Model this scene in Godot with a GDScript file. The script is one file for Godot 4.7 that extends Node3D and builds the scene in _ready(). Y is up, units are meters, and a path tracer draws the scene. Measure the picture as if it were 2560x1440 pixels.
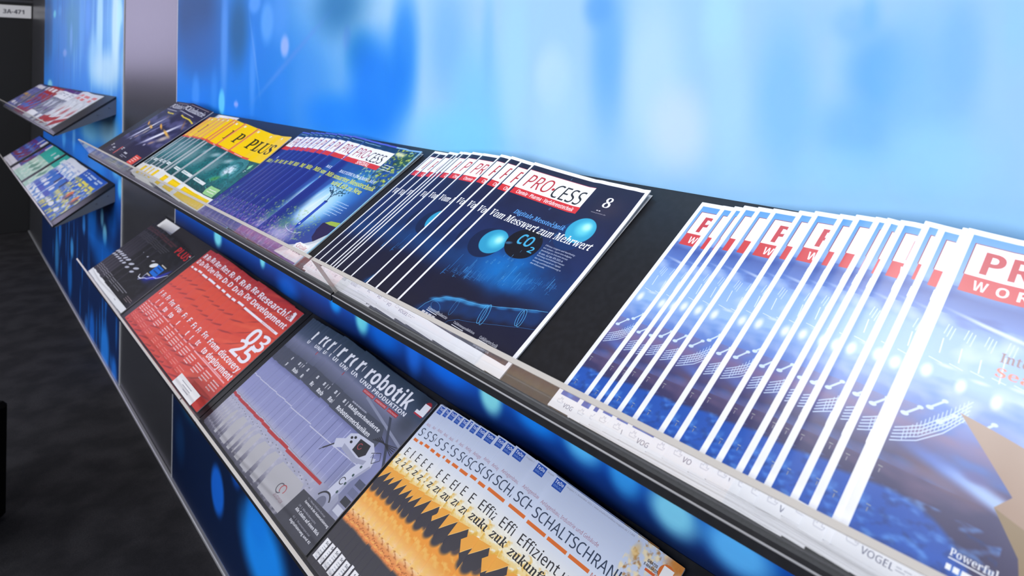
extends Node3D
# Magazine shelves along a printed blue partition wall in an exhibition hall.
# World: x runs along the wall, y up, z out of the wall into the hall. The wall face is z = 0, the carpet is y = 0.

const TILT := 0.59817            # slope of every magazine shelf (34.27 degrees)
const PAGE_T := 0.0022           # thickness of one magazine

var rng := RandomNumberGenerator.new()
var taken := {}
var sans: SystemFont
var sans_bold: SystemFont
var serif: SystemFont
var serif_bold: SystemFont
var mat := {}

func _ready() -> void:
	rng.seed = 4711
	camera_and_light()
	fonts()
	materials()
	hall()
	partition_wall()
	shelves()
	magazines()
	small_things()

# ---------------------------------------------------------------- camera, environment, lights
func camera_and_light() -> void:
	var focal := 1737.8          # pixels of a 2560 x 1440 picture
	var yaw := deg_to_rad(39.727)
	var roll := 0.0135
	var ahead := Vector3(-cos(yaw), 0, -sin(yaw))
	var across := Vector3(sin(yaw), 0, -cos(yaw))
	var right := across * cos(roll) + Vector3.UP * sin(roll)
	var up := Vector3.UP * cos(roll) - across * sin(roll)
	var cam := Camera3D.new()
	cam.name = "camera"
	cam.projection = Camera3D.PROJECTION_FRUSTUM
	cam.near = 0.05
	cam.far = 100.0
	cam.size = 0.05 * 1440.0 / focal
	cam.frustum_offset = Vector2(0.0, -0.05 * (720.0 - 184.5) / focal)
	cam.transform = Transform3D(Basis(right, up, -ahead), Vector3(0, 1.566, 0.713))
	add_child(cam)
	cam.current = true
	var env := Environment.new()
	env.background_mode = Environment.BG_COLOR
	env.background_color = Color(0, 0, 0)
	env.tonemap_mode = Environment.TONE_MAPPER_LINEAR
	env.tonemap_exposure = 0.52
	env.sdfgi_enabled = true
	env.ssao_enabled = true
	env.ssil_enabled = true
	var we := WorldEnvironment.new()
	we.name = "world_environment"
	we.environment = env
	var lens := CameraAttributesPhysical.new()      # focused on the navy magazines, the far end falls softly out of focus
	lens.frustum_focal_length = 24.4
	lens.frustum_focus_distance = 0.9
	lens.frustum_near = 0.05
	lens.frustum_far = 100.0
	lens.exposure_aperture = 9.0
	we.camera_attributes = lens
	add_child(we)

# a flat light fitting hung below the ceiling: housing, glowing diffuser and the light of the same size just below it
func panel_lamp(at: Vector3, size: Vector2, energy: float, tone: Color, label: String, group := "") -> void:
	var o := thing("ceiling_lamp", label, "lamp", at, group)
	box_part(o, "housing", Vector3(0, 0.05, 0), Vector3(size.x + 0.06, 0.07, size.y + 0.06), mat.lamp_housing, 0.006)
	var glow := glow_mat(tone, clampf(energy * 0.28 / (size.x * size.y), 0.5, 9.0))
	box_part(o, "diffuser", Vector3(0, 0.008, 0), Vector3(size.x, 0.014, size.y), glow)
	for s in [-1, 1]:
		tube_part(o, "cable", [Vector3(s * size.x * 0.4, 0.085, 0), Vector3(s * size.x * 0.4, 6.0 - at.y, 0)], 0.004, mat.lamp_housing)
	var l := AreaLight3D.new()
	l.name = "panel_light"
	l.area_size = size
	l.light_energy = energy
	l.light_color = tone
	l.area_range = 40.0
	l.area_attenuation = 2.0
	l.shadow_enabled = true
	l.rotation.x = -PI / 2
	l.position = Vector3(0, -0.004, 0)
	o.add_child(l, true)

# a round pendant: glowing globe with an omni light in it
func globe_lamp(at: Vector3, energy: float, tone: Color, label: String, group: String) -> void:
	var o := thing("globe_lamp", label, "lamp", at, group)
	var sphere := SphereMesh.new()
	sphere.radius = 0.2
	sphere.height = 0.4
	sphere.radial_segments = 12
	sphere.rings = 5
	mesh_part(o, "globe", sphere, glow_mat(tone, 6.0))
	tube_part(o, "cable", [Vector3(0, 0.19, 0), Vector3(0, 6.0 - at.y, 0)], 0.006, mat.lamp_housing)
	var l := OmniLight3D.new()
	l.name = "globe_light"
	l.light_energy = energy
	l.light_color = tone
	l.light_size = 0.2
	l.omni_range = 40.0
	l.omni_attenuation = 2.0
	l.shadow_enabled = true
	o.add_child(l, true)

# ---------------------------------------------------------------- scene helpers
func numbered(called: String) -> String:
	var n: int = taken.get(called, -1) + 1
	taken[called] = n
	return called if n == 0 else "%s_%03d" % [called, n]

func thing(called: String, label: String, category: String, at := Vector3.ZERO, group := "", turn := Basis()) -> Node3D:
	var o := Node3D.new()
	o.name = numbered(called)
	add_child(o, true)
	o.transform = Transform3D(turn, at)
	o.set_meta("label", label)
	o.set_meta("category", category)
	if group:
		o.set_meta("group", group)
	return o

func structure(called: String) -> Node3D:
	var o := Node3D.new()
	o.name = called
	add_child(o, true)
	o.set_meta("kind", "structure")
	return o

func mesh_part(parent: Node3D, called: String, m: Mesh, material: Material, at := Vector3.ZERO) -> MeshInstance3D:
	var o := MeshInstance3D.new()
	o.name = called
	o.mesh = m
	o.material_override = material
	o.position = at
	parent.add_child(o, true)
	return o

# chamfered box given by centre and size
func box_part(parent: Node3D, called: String, at: Vector3, size: Vector3, material: Material, chamfer := 0.0) -> MeshInstance3D:
	var st := SurfaceTool.new()
	st.begin(Mesh.PRIMITIVE_TRIANGLES)
	st.set_smooth_group(-1)
	var h := size / 2.0
	var c := minf(chamfer, minf(h.x, minf(h.y, h.z)) * 0.9)
	if c <= 0.0:
		var b := BoxMesh.new()
		b.size = size
		return mesh_part(parent, called, b, material, at)
	for axis in 3:
		var a1 := (axis + 1) % 3
		var a2 := (axis + 2) % 3
		for s in [-1.0, 1.0]:
			var q := []
			for k in [[-1, -1], [1, -1], [1, 1], [-1, 1]]:
				var p := Vector3.ZERO
				p[axis] = s * h[axis]
				p[a1] = k[0] * (h[a1] - c)
				p[a2] = k[1] * (h[a2] - c)
				q.append(p)
			face(st, q)
	for axis in 3:      # bevels along each axis
		var a1 := (axis + 1) % 3
		var a2 := (axis + 2) % 3
		for s1 in [-1.0, 1.0]:
			for s2 in [-1.0, 1.0]:
				var q := []
				for k in [[-1, 0], [1, 0], [1, 1], [-1, 1]]:
					var p := Vector3.ZERO
					p[axis] = k[0] * (h[axis] - c)
					p[a1] = s1 * (h[a1] - (c if k[1] == 1 else 0.0))
					p[a2] = s2 * (h[a2] - (0.0 if k[1] == 1 else c))
					q.append(p)
				face(st, q)
	for sx in [-1.0, 1.0]:
		for sy in [-1.0, 1.0]:
			for sz in [-1.0, 1.0]:
				face(st, [Vector3(sx * h.x, sy * (h.y - c), sz * (h.z - c)), Vector3(sx * (h.x - c), sy * h.y, sz * (h.z - c)), Vector3(sx * (h.x - c), sy * (h.y - c), sz * h.z)])
	st.generate_normals()
	return mesh_part(parent, called, st.commit(), material, at)

# a convex face about the origin, wound clockwise seen from outside
func face(st: SurfaceTool, q: Array) -> void:
	var n: Vector3 = (q[1] - q[0]).cross(q[2] - q[0])
	var mid := Vector3.ZERO
	for p in q:
		mid += p
	if n.dot(mid) > 0.0:
		q.reverse()
	for k in range(1, q.size() - 1):
		st.add_vertex(q[0])
		st.add_vertex(q[k])
		st.add_vertex(q[k + 1])

func tube_part(parent: Node3D, called: String, path: Array, radius: float, material: Material, sides := 8) -> MeshInstance3D:
	var st := SurfaceTool.new()
	st.begin(Mesh.PRIMITIVE_TRIANGLES)
	for k in path.size() - 1:
		var a: Vector3 = path[k]
		var b: Vector3 = path[k + 1]
		var d := (b - a).normalized()
		var u := d.cross(Vector3.RIGHT if absf(d.x) < 0.9 else Vector3.UP).normalized()
		var w := d.cross(u)
		for i in sides:
			var o0 := (u * cos(TAU * i / sides) + w * sin(TAU * i / sides)) * radius
			var o1 := (u * cos(TAU * (i + 1) / sides) + w * sin(TAU * (i + 1) / sides)) * radius
			for p in [a + o0, b + o1, b + o0, a + o0, a + o1, b + o1]:
				st.add_vertex(p)
	st.generate_normals()
	return mesh_part(parent, called, st.commit(), material)

# prism: outline in (z, y) pairs, pushed from x0 to x1
func prism_mesh(outline: Array, x0: float, x1: float) -> Mesh:
	var st := SurfaceTool.new()
	st.begin(Mesh.PRIMITIVE_TRIANGLES)
	st.set_smooth_group(-1)
	var n := outline.size()
	var flat := PackedVector2Array()
	for p in outline:
		flat.append(p)
	var ccw := not Geometry2D.is_polygon_clockwise(flat)
	for k in n:
		var a: Vector2 = outline[k]
		var b: Vector2 = outline[(k + 1) % n]
		var q := [Vector3(x0, a.y, a.x), Vector3(x0, b.y, b.x), Vector3(x1, b.y, b.x), Vector3(x1, a.y, a.x)]
		if not ccw:
			q.reverse()
		for i in [0, 1, 2, 0, 2, 3]:
			st.add_vertex(q[i])
	var tri := Geometry2D.triangulate_polygon(flat)
	for side in 2:
		for k in range(0, tri.size(), 3):
			var idx := [tri[k], tri[k + 1], tri[k + 2]]
			if (side == 0) == ccw:
				idx.reverse()
			for i in idx:
				st.add_vertex(Vector3(x0 if side == 0 else x1, flat[i].y, flat[i].x))
	st.generate_normals()
	return st.commit()

# ---------------------------------------------------------------- materials
func plain(c: Color, rough: float, spec := 0.5, metal := 0.0) -> StandardMaterial3D:
	var m := StandardMaterial3D.new()
	m.albedo_color = c
	m.roughness = rough
	m.metallic_specular = spec
	m.metallic = metal
	return m

func glow_mat(c: Color, power: float) -> StandardMaterial3D:
	var m := plain(c, 0.6)
	m.emission_enabled = true
	m.emission = c
	m.emission_energy_multiplier = power
	return m

func noise_tex(freq: float, octaves: int, seed_n: int, lo: Color, hi: Color, size := 512, normal := false, bump := 4.0) -> NoiseTexture2D:
	var n := FastNoiseLite.new()
	n.noise_type = FastNoiseLite.TYPE_SIMPLEX_SMOOTH
	n.frequency = freq
	n.fractal_octaves = octaves
	n.seed = seed_n
	var t := NoiseTexture2D.new()
	t.width = size
	t.height = size
	t.seamless = true
	t.noise = n
	if normal:
		t.as_normal_map = true
		t.bump_strength = bump
	else:
		var g := Gradient.new()
		g.colors = PackedColorArray([lo, hi])
		g.offsets = PackedFloat32Array([0.25, 0.75])
		t.color_ramp = g
	return t

func materials() -> void:
	mat.lamp_housing = plain(Color("3a3a3c"), 0.5)
	# dark laminate of the shelf boards, with the fine grain of the print foil
	var board := plain(Color(1, 1, 1), 0.3)
	board.albedo_texture = noise_tex(0.08, 3, 3, Color("1b1c20"), Color("212227"))
	board.uv1_triplanar = true
	board.uv1_scale = Vector3(2, 2, 2)
	mat.board = board
	mat.board_edge = plain(Color("201f21"), 0.5)
	# satin dark grey partition panels
	var grey := plain(Color(1, 1, 1), 0.3, 0.8)
	grey.albedo_texture = noise_tex(0.04, 3, 5, Color("2c2d33"), Color("313238"))
	grey.uv1_triplanar = true
	grey.uv1_scale = Vector3(1, 1, 1)
	mat.grey_panel = grey
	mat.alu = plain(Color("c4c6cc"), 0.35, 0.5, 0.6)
	mat.white_edge = plain(Color("d8dbe2"), 0.5)
	# clear acrylic of the retaining lips
	var clear := plain(Color(0.93, 0.95, 0.97, 0.05), 0.05, 0.3)
	clear.transparency = BaseMaterial3D.TRANSPARENCY_ALPHA
	mat.acrylic = clear
	var edge := plain(Color(0.8, 0.78, 0.76, 0.9), 0.3)
	edge.transparency = BaseMaterial3D.TRANSPARENCY_ALPHA
	mat.acrylic_edge = edge
	var side := plain(Color(0.38, 0.41, 0.46), 0.35)
	mat.side_plate = side
	mat.screw = plain(Color("b9bcc4"), 0.3, 0.5, 0.9)
	# carpet
	var carpet := plain(Color(1, 1, 1), 0.95, 0.2)
	carpet.albedo_texture = noise_tex(0.9, 2, 9, Color("232326"), Color("343438"), 1024)
	carpet.detail_enabled = true
	var mask := noise_tex(0.012, 4, 12, Color(0, 0, 0), Color(0.6, 0.6, 0.6), 512)
	carpet.detail_mask = mask
	carpet.detail_albedo = noise_tex(0.6, 3, 15, Color("303034"), Color("4a494d"), 512)
	carpet.detail_blend_mode = BaseMaterial3D.BLEND_MODE_MIX
	carpet.uv1_triplanar = true
	carpet.uv1_world_triplanar = true
	carpet.uv1_scale = Vector3(0.8, 0.8, 0.8)
	mat.carpet = carpet
	mat.black_stand = plain(Color("0c0d12"), 0.6)
	mat.black_fabric = plain(Color("0b0b0d"), 0.9, 0.2)
	mat.hall_wall = plain(Color("d0c9d8"), 0.8)
	mat.hall_ceiling = plain(Color("8c7a68"), 0.8)
	mat.paper = plain(Color("f1f1f4"), 0.55)
	# page block: white paper with the thin lines of the sheets
	var lines := Image.create(8, 16, false, Image.FORMAT_RGB8)
	for y in 16:
		var g: float = [0.94, 0.86, 0.92, 0.8, 0.93, 0.88][y % 6]
		lines.fill_rect(Rect2i(0, y, 8, 1), Color(g, g, g * 1.01))
	var pages := plain(Color(1, 1, 1), 0.7)
	pages.albedo_texture = ImageTexture.create_from_image(lines)
	mat.pages = pages
	mat.print_grey = plain(Color("8e90a0"), 0.7)
	mat.print_dark = plain(Color("33364a"), 0.7)
	mat.staple = plain(Color("d5d7dc"), 0.25, 0.5, 0.9)

func fonts() -> void:
	sans = SystemFont.new()
	sans.font_names = PackedStringArray(["Droid Sans"])
	sans_bold = SystemFont.new()
	sans_bold.font_names = PackedStringArray(["Droid Sans"])
	sans_bold.font_weight = 700
	serif = SystemFont.new()
	serif.font_names = PackedStringArray(["Droid Serif"])
	serif_bold = SystemFont.new()
	serif_bold.font_names = PackedStringArray(["Droid Serif"])
	serif_bold.font_weight = 700

# ---------------------------------------------------------------- printed sheets
# A sheet is painted in millimetres: first soft tones on a coarse picture, then crisp shapes and lettering on a fine one.
class Sheet:
	var w: float
	var h: float
	var ls: float               # pixels per mm, soft stage
	var s: float                # pixels per mm, crisp stage (twice the final)
	var img: Image
	var r := RandomNumberGenerator.new()

	func _init(w_mm: float, h_mm: float, base: Color, soft := 1.0) -> void:
		w = w_mm
		h = h_mm
		ls = soft
		r.seed = int(w_mm * 31 + h_mm * 7)
		img = Image.create(int(ceil(w * ls)), int(ceil(h * ls)), false, Image.FORMAT_RGB8)
		img.fill(base)

	# soft spot: centre, radii, colour, opacity, share of the radius that is solid, turn in degrees
	func blob(cx: float, cy: float, rx: float, ry: float, c: Color, a := 1.0, hard := 0.0, deg := 0.0) -> void:
		var k := deg_to_rad(deg)
		var ex := sqrt(pow(rx * cos(k), 2) + pow(ry * sin(k), 2))
		var ey := sqrt(pow(rx * sin(k), 2) + pow(ry * cos(k), 2))
		var x0 := maxi(0, int((cx - ex) * ls))
		var x1 := mini(img.get_width(), int((cx + ex) * ls) + 2)
		var y0 := maxi(0, int((cy - ey) * ls))
		var y1 := mini(img.get_height(), int((cy + ey) * ls) + 2)
		var co := cos(k)
		var si := sin(k)
		for y in range(y0, y1):
			var dy := (y + 0.5) / ls - cy
			for x in range(x0, x1):
				var dx := (x + 0.5) / ls - cx
				var u := (dx * co + dy * si) / rx
				var v := (dy * co - dx * si) / ry
				var d := u * u + v * v
				if d < 1.0:
					var f := a * smoothstep(1.0, hard, sqrt(d))
					img.set_pixel(x, y, img.get_pixel(x, y).lerp(c, f))

	# tones down the sheet: [[y, colour], ...]
	func tones(stops: Array, x0 := 0.0, x1 := -1.0) -> void:
		var px0 := int(x0 * ls)
		var px1 := img.get_width() if x1 < 0.0 else int(x1 * ls)
		for y in img.get_height():
			var mm := (y + 0.5) / ls
			var k := 0
			while k < stops.size() - 2 and mm > stops[k + 1][0]:
				k += 1
			var t := clampf((mm - stops[k][0]) / maxf(0.01, stops[k + 1][0] - stops[k][0]), 0.0, 1.0)
			img.fill_rect(Rect2i(px0, y, px1 - px0, 1), stops[k][1].lerp(stops[k + 1][1], t))

	# mottle a box of the soft picture towards a colour
	func mottle(x0: float, y0: float, x1: float, y1: float, c: Color, a: float, fx: float, fy: float, seed_n: int, lo := 0.0) -> void:
		var n := FastNoiseLite.new()
		n.seed = seed_n
		n.frequency = 1.0
		n.fractal_octaves = 3
		for y in range(int(y0 * ls), mini(img.get_height(), int(y1 * ls))):
			for x in range(int(x0 * ls), mini(img.get_width(), int(x1 * ls))):
				var v := n.get_noise_2d(x / ls * fx, y / ls * fy)
				var f := clampf((v - lo) * 2.0, 0.0, 1.0) * a
				if f > 0.0:
					img.set_pixel(x, y, img.get_pixel(x, y).lerp(c, f))

	func soft_line(a: Vector2, b: Vector2, wide: float, c: Color, al: float) -> void:
		var m := (a + b) / 2.0
		blob(m.x, m.y, (b - a).length() / 2.0, wide, c, al, 0.15, rad_to_deg((b - a).angle()))

	# to the crisp stage
	func lift(scale: float) -> void:
		s = scale
		img.resize(int(round(w * s / 2.0)) * 2, int(round(h * s / 2.0)) * 2, Image.INTERPOLATE_CUBIC)

	func rect(x: float, y: float, ww: float, hh: float, c: Color) -> void:
		img.fill_rect(Rect2i(int(round(x * s)), int(round(y * s)), int(round(ww * s)), int(round(hh * s))), c)

	func row(y: int, xa: float, xb: float, c: Color) -> void:
		var a := int(round(xa))
		var b := int(round(xb))
		if b > a and y >= 0 and y < img.get_height():
			img.fill_rect(Rect2i(a, y, b - a, 1), c)

	func tri(a: Vector2, b: Vector2, d: Vector2, c: Color) -> void:
		var lo := int(floor(minf(a.y, minf(b.y, d.y)) - 0.5))
		var hi := int(ceil(maxf(a.y, maxf(b.y, d.y)) + 0.5))
		for y in range(maxi(0, lo), mini(img.get_height(), hi)):
			var yc := y + 0.5
			var x0 := INF
			var x1 := -INF
			for e in [[a, b], [b, d], [d, a]]:
				var p: Vector2 = e[0]
				var q: Vector2 = e[1]
				if (p.y <= yc) != (q.y <= yc):
					var x: float = p.x + (q.x - p.x) * (yc - p.y) / (q.y - p.y)
					x0 = minf(x0, x)
					x1 = maxf(x1, x)
			if x1 > x0:
				row(y, x0, x1, c)

	func poly(pts: Array, c: Color) -> void:
		var p := PackedVector2Array()
		for q in pts:
			p.append(Vector2(q[0], q[1]) * s)
		var t := Geometry2D.triangulate_polygon(p)
		for k in range(0, t.size(), 3):
			tri(p[t[k]], p[t[k + 1]], p[t[k + 2]], c)

	func disc(cx: float, cy: float, rx: float, ry: float, c: Color, deg := 0.0) -> void:
		var pts := []
		for k in 40:
			var v := Vector2(rx * cos(TAU * k / 40), ry * sin(TAU * k / 40)).rotated(deg_to_rad(deg))
			pts.append([cx + v.x, cy + v.y])
		poly(pts, c)

	func line(a: Vector2, b: Vector2, wide: float, c: Color) -> void:
		var n := (b - a).orthogonal().normalized() * wide * 0.5
		tri((a + n) * s, (b + n) * s, (b - n) * s, c)
		tri((a + n) * s, (b - n) * s, (a - n) * s, c)

	func curve(pts: Array, wide: float, c: Color) -> void:
		for k in pts.size() - 1:
			line(Vector2(pts[k][0], pts[k][1]), Vector2(pts[k + 1][0], pts[k + 1][1]), wide, c)

	func ring(cx: float, cy: float, rx: float, ry: float, wide: float, c: Color, from := 0.0, to := 360.0, deg := 0.0) -> void:
		var pts := []
		for k in 33:
			var g := deg_to_rad(from + (to - from) * k / 32.0)
			var v := Vector2(rx * cos(g), ry * sin(g)).rotated(deg_to_rad(deg))
			pts.append([cx + v.x, cy + v.y])
		curve(pts, wide, c)

	# lettering fitted into a box; lean shears it like italics
	func text(what: String, font: Font, x: float, y: float, ww: float, hh: float, c: Color, lean := 0.0) -> void:
		var tm := TextMesh.new()
		tm.font = font
		tm.text = what
		tm.font_size = 64
		tm.pixel_size = 0.01
		tm.depth = 0.0
		tm.curve_step = 1.0
		var arr := tm.get_mesh_arrays()
		var v: PackedVector3Array = arr[Mesh.ARRAY_VERTEX]
		if v.is_empty():
			return
		var lo := v[0]
		var hi := v[0]
		for p in v:
			lo = lo.min(p)
			hi = hi.max(p)
		var span := hi - lo
		var q := PackedVector2Array()
		for p in v:
			var ty := (hi.y - p.y) / span.y
			var lx := (p.x - lo.x) / span.x * (ww - lean * hh) + lean * hh * (1.0 - ty)
			q.append(Vector2((x + lx) * s, (y + ty * hh) * s))
		var idx = arr[Mesh.ARRAY_INDEX]
		if idx != null and idx.size() > 0:
			for k in range(0, idx.size(), 3):
				tri(q[idx[k]], q[idx[k + 1]], q[idx[k + 2]], c)
		else:
			for k in range(0, q.size(), 3):
				tri(q[k], q[k + 1], q[k + 2], c)

	# lines of small print too fine to read
	func small_print(x: float, y: float, ww: float, rows: int, step: float, high: float, c: Color) -> void:
		for k in rows:
			var at := x
			var stop := x + ww * (r.randf_range(0.8, 1.0) if k < rows - 1 else 0.55)
			while at < stop:
				var word := minf(r.randf_range(2.0, 6.0), stop - at)
				rect(at, y + k * step, word, high, c)
				at += word + 1.1

	func finish() -> ImageTexture:
		img.shrink_x2()
		return ImageTexture.create_from_image(img)

func print_mat(t: Texture2D, rough := 0.36, spec := 0.5) -> StandardMaterial3D:
	var m := StandardMaterial3D.new()
	m.albedo_texture = t
	m.roughness = rough
	m.metallic_specular = spec
	return m

# ---------------------------------------------------------------- cover prints (millimetres, x from the spine, y from the head)
func crown(p: Sheet, x: float, y: float, k: float, c: Color) -> void:
	var pts := []
	for q in [[0, 4], [1, 9], [9, 9], [10.5, 5.5], [7.5, 6.5], [7, 0.5], [5.5, 3.5], [4, 0], [3, 5], [0, 4]]:
		pts.append([x + q[0] * k, y + q[1] * k])
	p.curve(pts, 0.35, c)

func vogel_foot(p: Sheet, y: float) -> void:
	crown(p, 7.5, y - 3.5, 0.66, Color("b4b6c6"))
	p.text("VOGEL", sans, 16.5, y + 0.4, 18.5, 4.4, Color("44486c"))
	p.small_print(36, y + 0.8, 14, 2, 2.0, 0.8, Color("b9bbc8"))

func cover_process() -> ImageTexture:
	var p := Sheet.new(210, 297, Color("1c2140"), 2.0)
	p.tones([[0, Color("191d3a")], [60, Color("1d2244")], [140, Color("1a2b5c")], [195, Color("14396f")], [230, Color("15193a")], [297, Color("191a2c")]])
	p.blob(105, 175, 95, 62, Color("0d5fb0"), 0.9, 0.1)
	p.blob(108, 182, 62, 40, Color("0a74c6"), 0.8, 0.1)
	p.blob(60, 232, 90, 28, Color("171a33"), 0.9, 0.3)
	p.blob(160, 222, 70, 26, Color("161936"), 0.8, 0.2)
	p.blob(170, 45, 34, 30, Color("3b3346"), 0.55, 0.1)  # brownish haze about the issue digit: hall reflection painted into the cover
	p.mottle(0, 0, 210, 297, Color("0e1230"), 0.2, 0.02, 0.02, 8)
	# molecule
	p.blob(45, 155, 27, 26, Color("0f2148"), 1.0, 0.95)
	p.blob(54, 149, 21.5, 21.5, Color("2f9cc8"), 1.0, 0.94)
	p.blob(58, 146, 18, 18, Color("5fd0e6"), 0.95, 0.3)
	p.blob(60, 144, 10, 10, Color("b8f4f8"), 0.95, 0.1)
	p.blob(97, 135, 28, 25, Color("0c1020"), 1.0, 0.95)
	p.blob(76, 142, 8, 3.4, Color("3c6a94"), 0.9, 0.3, -20)
	p.blob(152, 100, 25, 25, Color("123266"), 1.0, 0.95)
	p.blob(158, 88, 21.5, 22, Color("38a8d0"), 1.0, 0.94)
	p.blob(161, 84, 17, 18, Color("6ad6e8"), 0.95, 0.3)
	p.blob(163, 81, 10, 10, Color("c0f6fa"), 0.95, 0.1)
	# pipe
	for q in [[48, 276, 20], [56, 264, 20], [70, 255, 19], [90, 250, 19], [110, 246, 19], [130, 241, 19], [150, 234, 18], [170, 228, 18], [190, 221, 17]]:
		p.blob(q[0], q[1], q[2], 15, Color("123a74"), 0.7, 0.4, -18)
	for q in [[54, 254], [66, 246], [82, 241], [100, 238], [120, 233]]:
		p.blob(q[0], q[1], 16, 5, Color("3f9fe0"), 0.8, 0.2, -16)
	for q in [[144, 226], [164, 219], [184, 213]]:
		p.blob(q[0], q[1], 14, 3.4, Color("2f80c4"), 0.7, 0.2, -18)
	p.lift(9.75)
	var glow := Color("4a90cc")
	for k in 110:         # refinery skyline in thin light lines
		var x := p.r.randf_range(24, 190)
		var base := 214.0 - 0.22 * (x - 24.0) + p.r.randf_range(-4, 10)
		var up := p.r.randf_range(4, 16) * (1.8 if k % 9 == 0 else 1.0)
		p.line(Vector2(x, base), Vector2(x, base - up), 0.3 if k % 3 else 0.6, Color("2a6fb4") if k % 4 else glow)
		if k % 2 == 0:
			p.line(Vector2(x, base - up * 0.4), Vector2(x + p.r.randf_range(3, 9), base - up * 0.4), 0.3, Color("2a6fb4"))
	for k in 46:          # falling ones and zeros
		var cx: float = [120, 128, 112, 96, 104, 88, 72, 80, 64][k % 9] + p.r.randf_range(-2, 2)
		var cy := p.r.randf_range(6, 190)
		if cy > 16 and cy < 68 and cx < 132:
			continue
		if k % 2:
			p.ring(cx, cy, 1.0, 1.9, 0.35, Color("5f9fd0"))
		else:
			p.line(Vector2(cx, cy), Vector2(cx, cy + 4), 0.35, Color("5f9fd0"))
	p.curve([[40, 280], [43, 266], [50, 255], [62, 246], [80, 240], [104, 236], [131, 229], [178, 213], [202, 206]], 0.55, Color("5fb4ea"))
	p.curve([[88, 282], [92, 270], [102, 263], [131, 255], [179, 239], [204, 231]], 0.4, Color("2f6fb0"))
	for q in [[127, 243, 13.5], [131, 242, 14.5], [175, 227, 11], [178, 226, 12]]:
		p.ring(q[0], q[1], 3.6, q[2], 0.6, Color("58b0ea"), 0, 360, -16)
	p.ring(84, 252, 3, 12, 0.35, Color("4a90cc"), 0, 360, -10)
	p.ring(60, 263, 10, 5, 0.35, Color("4a90cc"), 0, 360, 20)
	p.rect(0, 0, 210, 6, Color("f4f4f8"))
	p.rect(0, 0, 5, 297, Color("f4f4f8"))
	p.rect(204, 0, 6, 297, Color("f4f4f8"))
	p.rect(0, 282, 210, 15, Color("f4f4f8"))
	p.rect(7, 16, 123, 38, Color("f6f6f8"))
	p.rect(7, 15.3, 123, 0.8, Color("b8455a"))
	p.rect(8, 54, 123, 12, Color("d8333a"))
	p.text("PRO", sans, 17, 23, 48, 25, Color("bb2f3c"), 0.08)
	p.disc(68.5, 38, 2.4, 2.4, Color("bb2f3c"))
	p.text("CESS", sans, 70, 26.5, 54, 25, Color("262a33"), 0.08)
	p.text("Chemie · Pharma · Verfahrenstechnik", sans_bold, 17, 56.3, 106, 7.6, Color("f6f0f2"))
	p.text("8", serif_bold, 158, 26, 12, 18, Color("f2f2f4"))
	p.small_print(156, 50, 12, 1, 2, 1.6, Color("cfc9cf"))
	p.text("www.process.de", sans, 150, 54, 24, 2.4, Color("cfc9cf"))
	p.text("Digitale Messtechnik", serif_bold, 42, 88.5, 94, 10.5, Color("5fa6ee"), 0.2)
	p.text("Vom Messwert zum Mehrwert", serif_bold, 8, 100.5, 184, 13, Color("f4f5f8"), 0.2)
	p.text("CO", sans_bold, 84, 120, 25, 18, Color("43a9d6"), 0.1)
	p.text("2", sans_bold, 110, 134, 8, 10, Color("43a9d6"))
	var body := ["Effizienz steigern und Nachhaltig-", "keit sichern – kaum eine Aufgabe", "beschäftigt die Industrie derzeit", "so sehr. Auf der SPS 2025 in", "Nürnberg rückt Endress+Hauser", "das Zusammenspiel von Digitali-", "sierung und Dekarbonisierung in", "den Mittelpunkt."]
	for k in 8:
		p.text(body[k], sans, 129, 124 + k * 4.4, [50, 47, 44, 40, 46, 44, 47, 24][k], 3.2, Color("dfe4f0"))
	for q in [["Kunststoffindustrie", 52, 36], ["Tablettenproduktion", 100, 38], ["Gebläsetechnik", 148, 30]]:
		p.text(q[0], serif, q[1], 266, q[2], 4.2, Color("eceef4"))
		p.rect(q[1], 271.2, q[2] * 0.55, 0.8, Color("eceef4"))
	p.small_print(48, 274, 46, 1, 4, 3.2, Color("d0d0da"))
	p.text("Transformation", serif, 52, 278, 26, 3.0, Color("c4c4d0"))
	p.small_print(100, 274, 36, 1, 4, 3.2, Color("d0d0da"))
	p.text("smart", serif, 100, 278, 10, 2.6, Color("c4c4d0"))
	p.text("Magnetische Kräfte für den", serif, 148, 273.2, 48, 3.6, Color("e6e6ec"))
	p.text("Biogasbetrieb", serif, 148, 277.6, 26, 3.6, Color("e6e6ec"))
	vogel_foot(p, 287)
	return p.finish()

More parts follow.
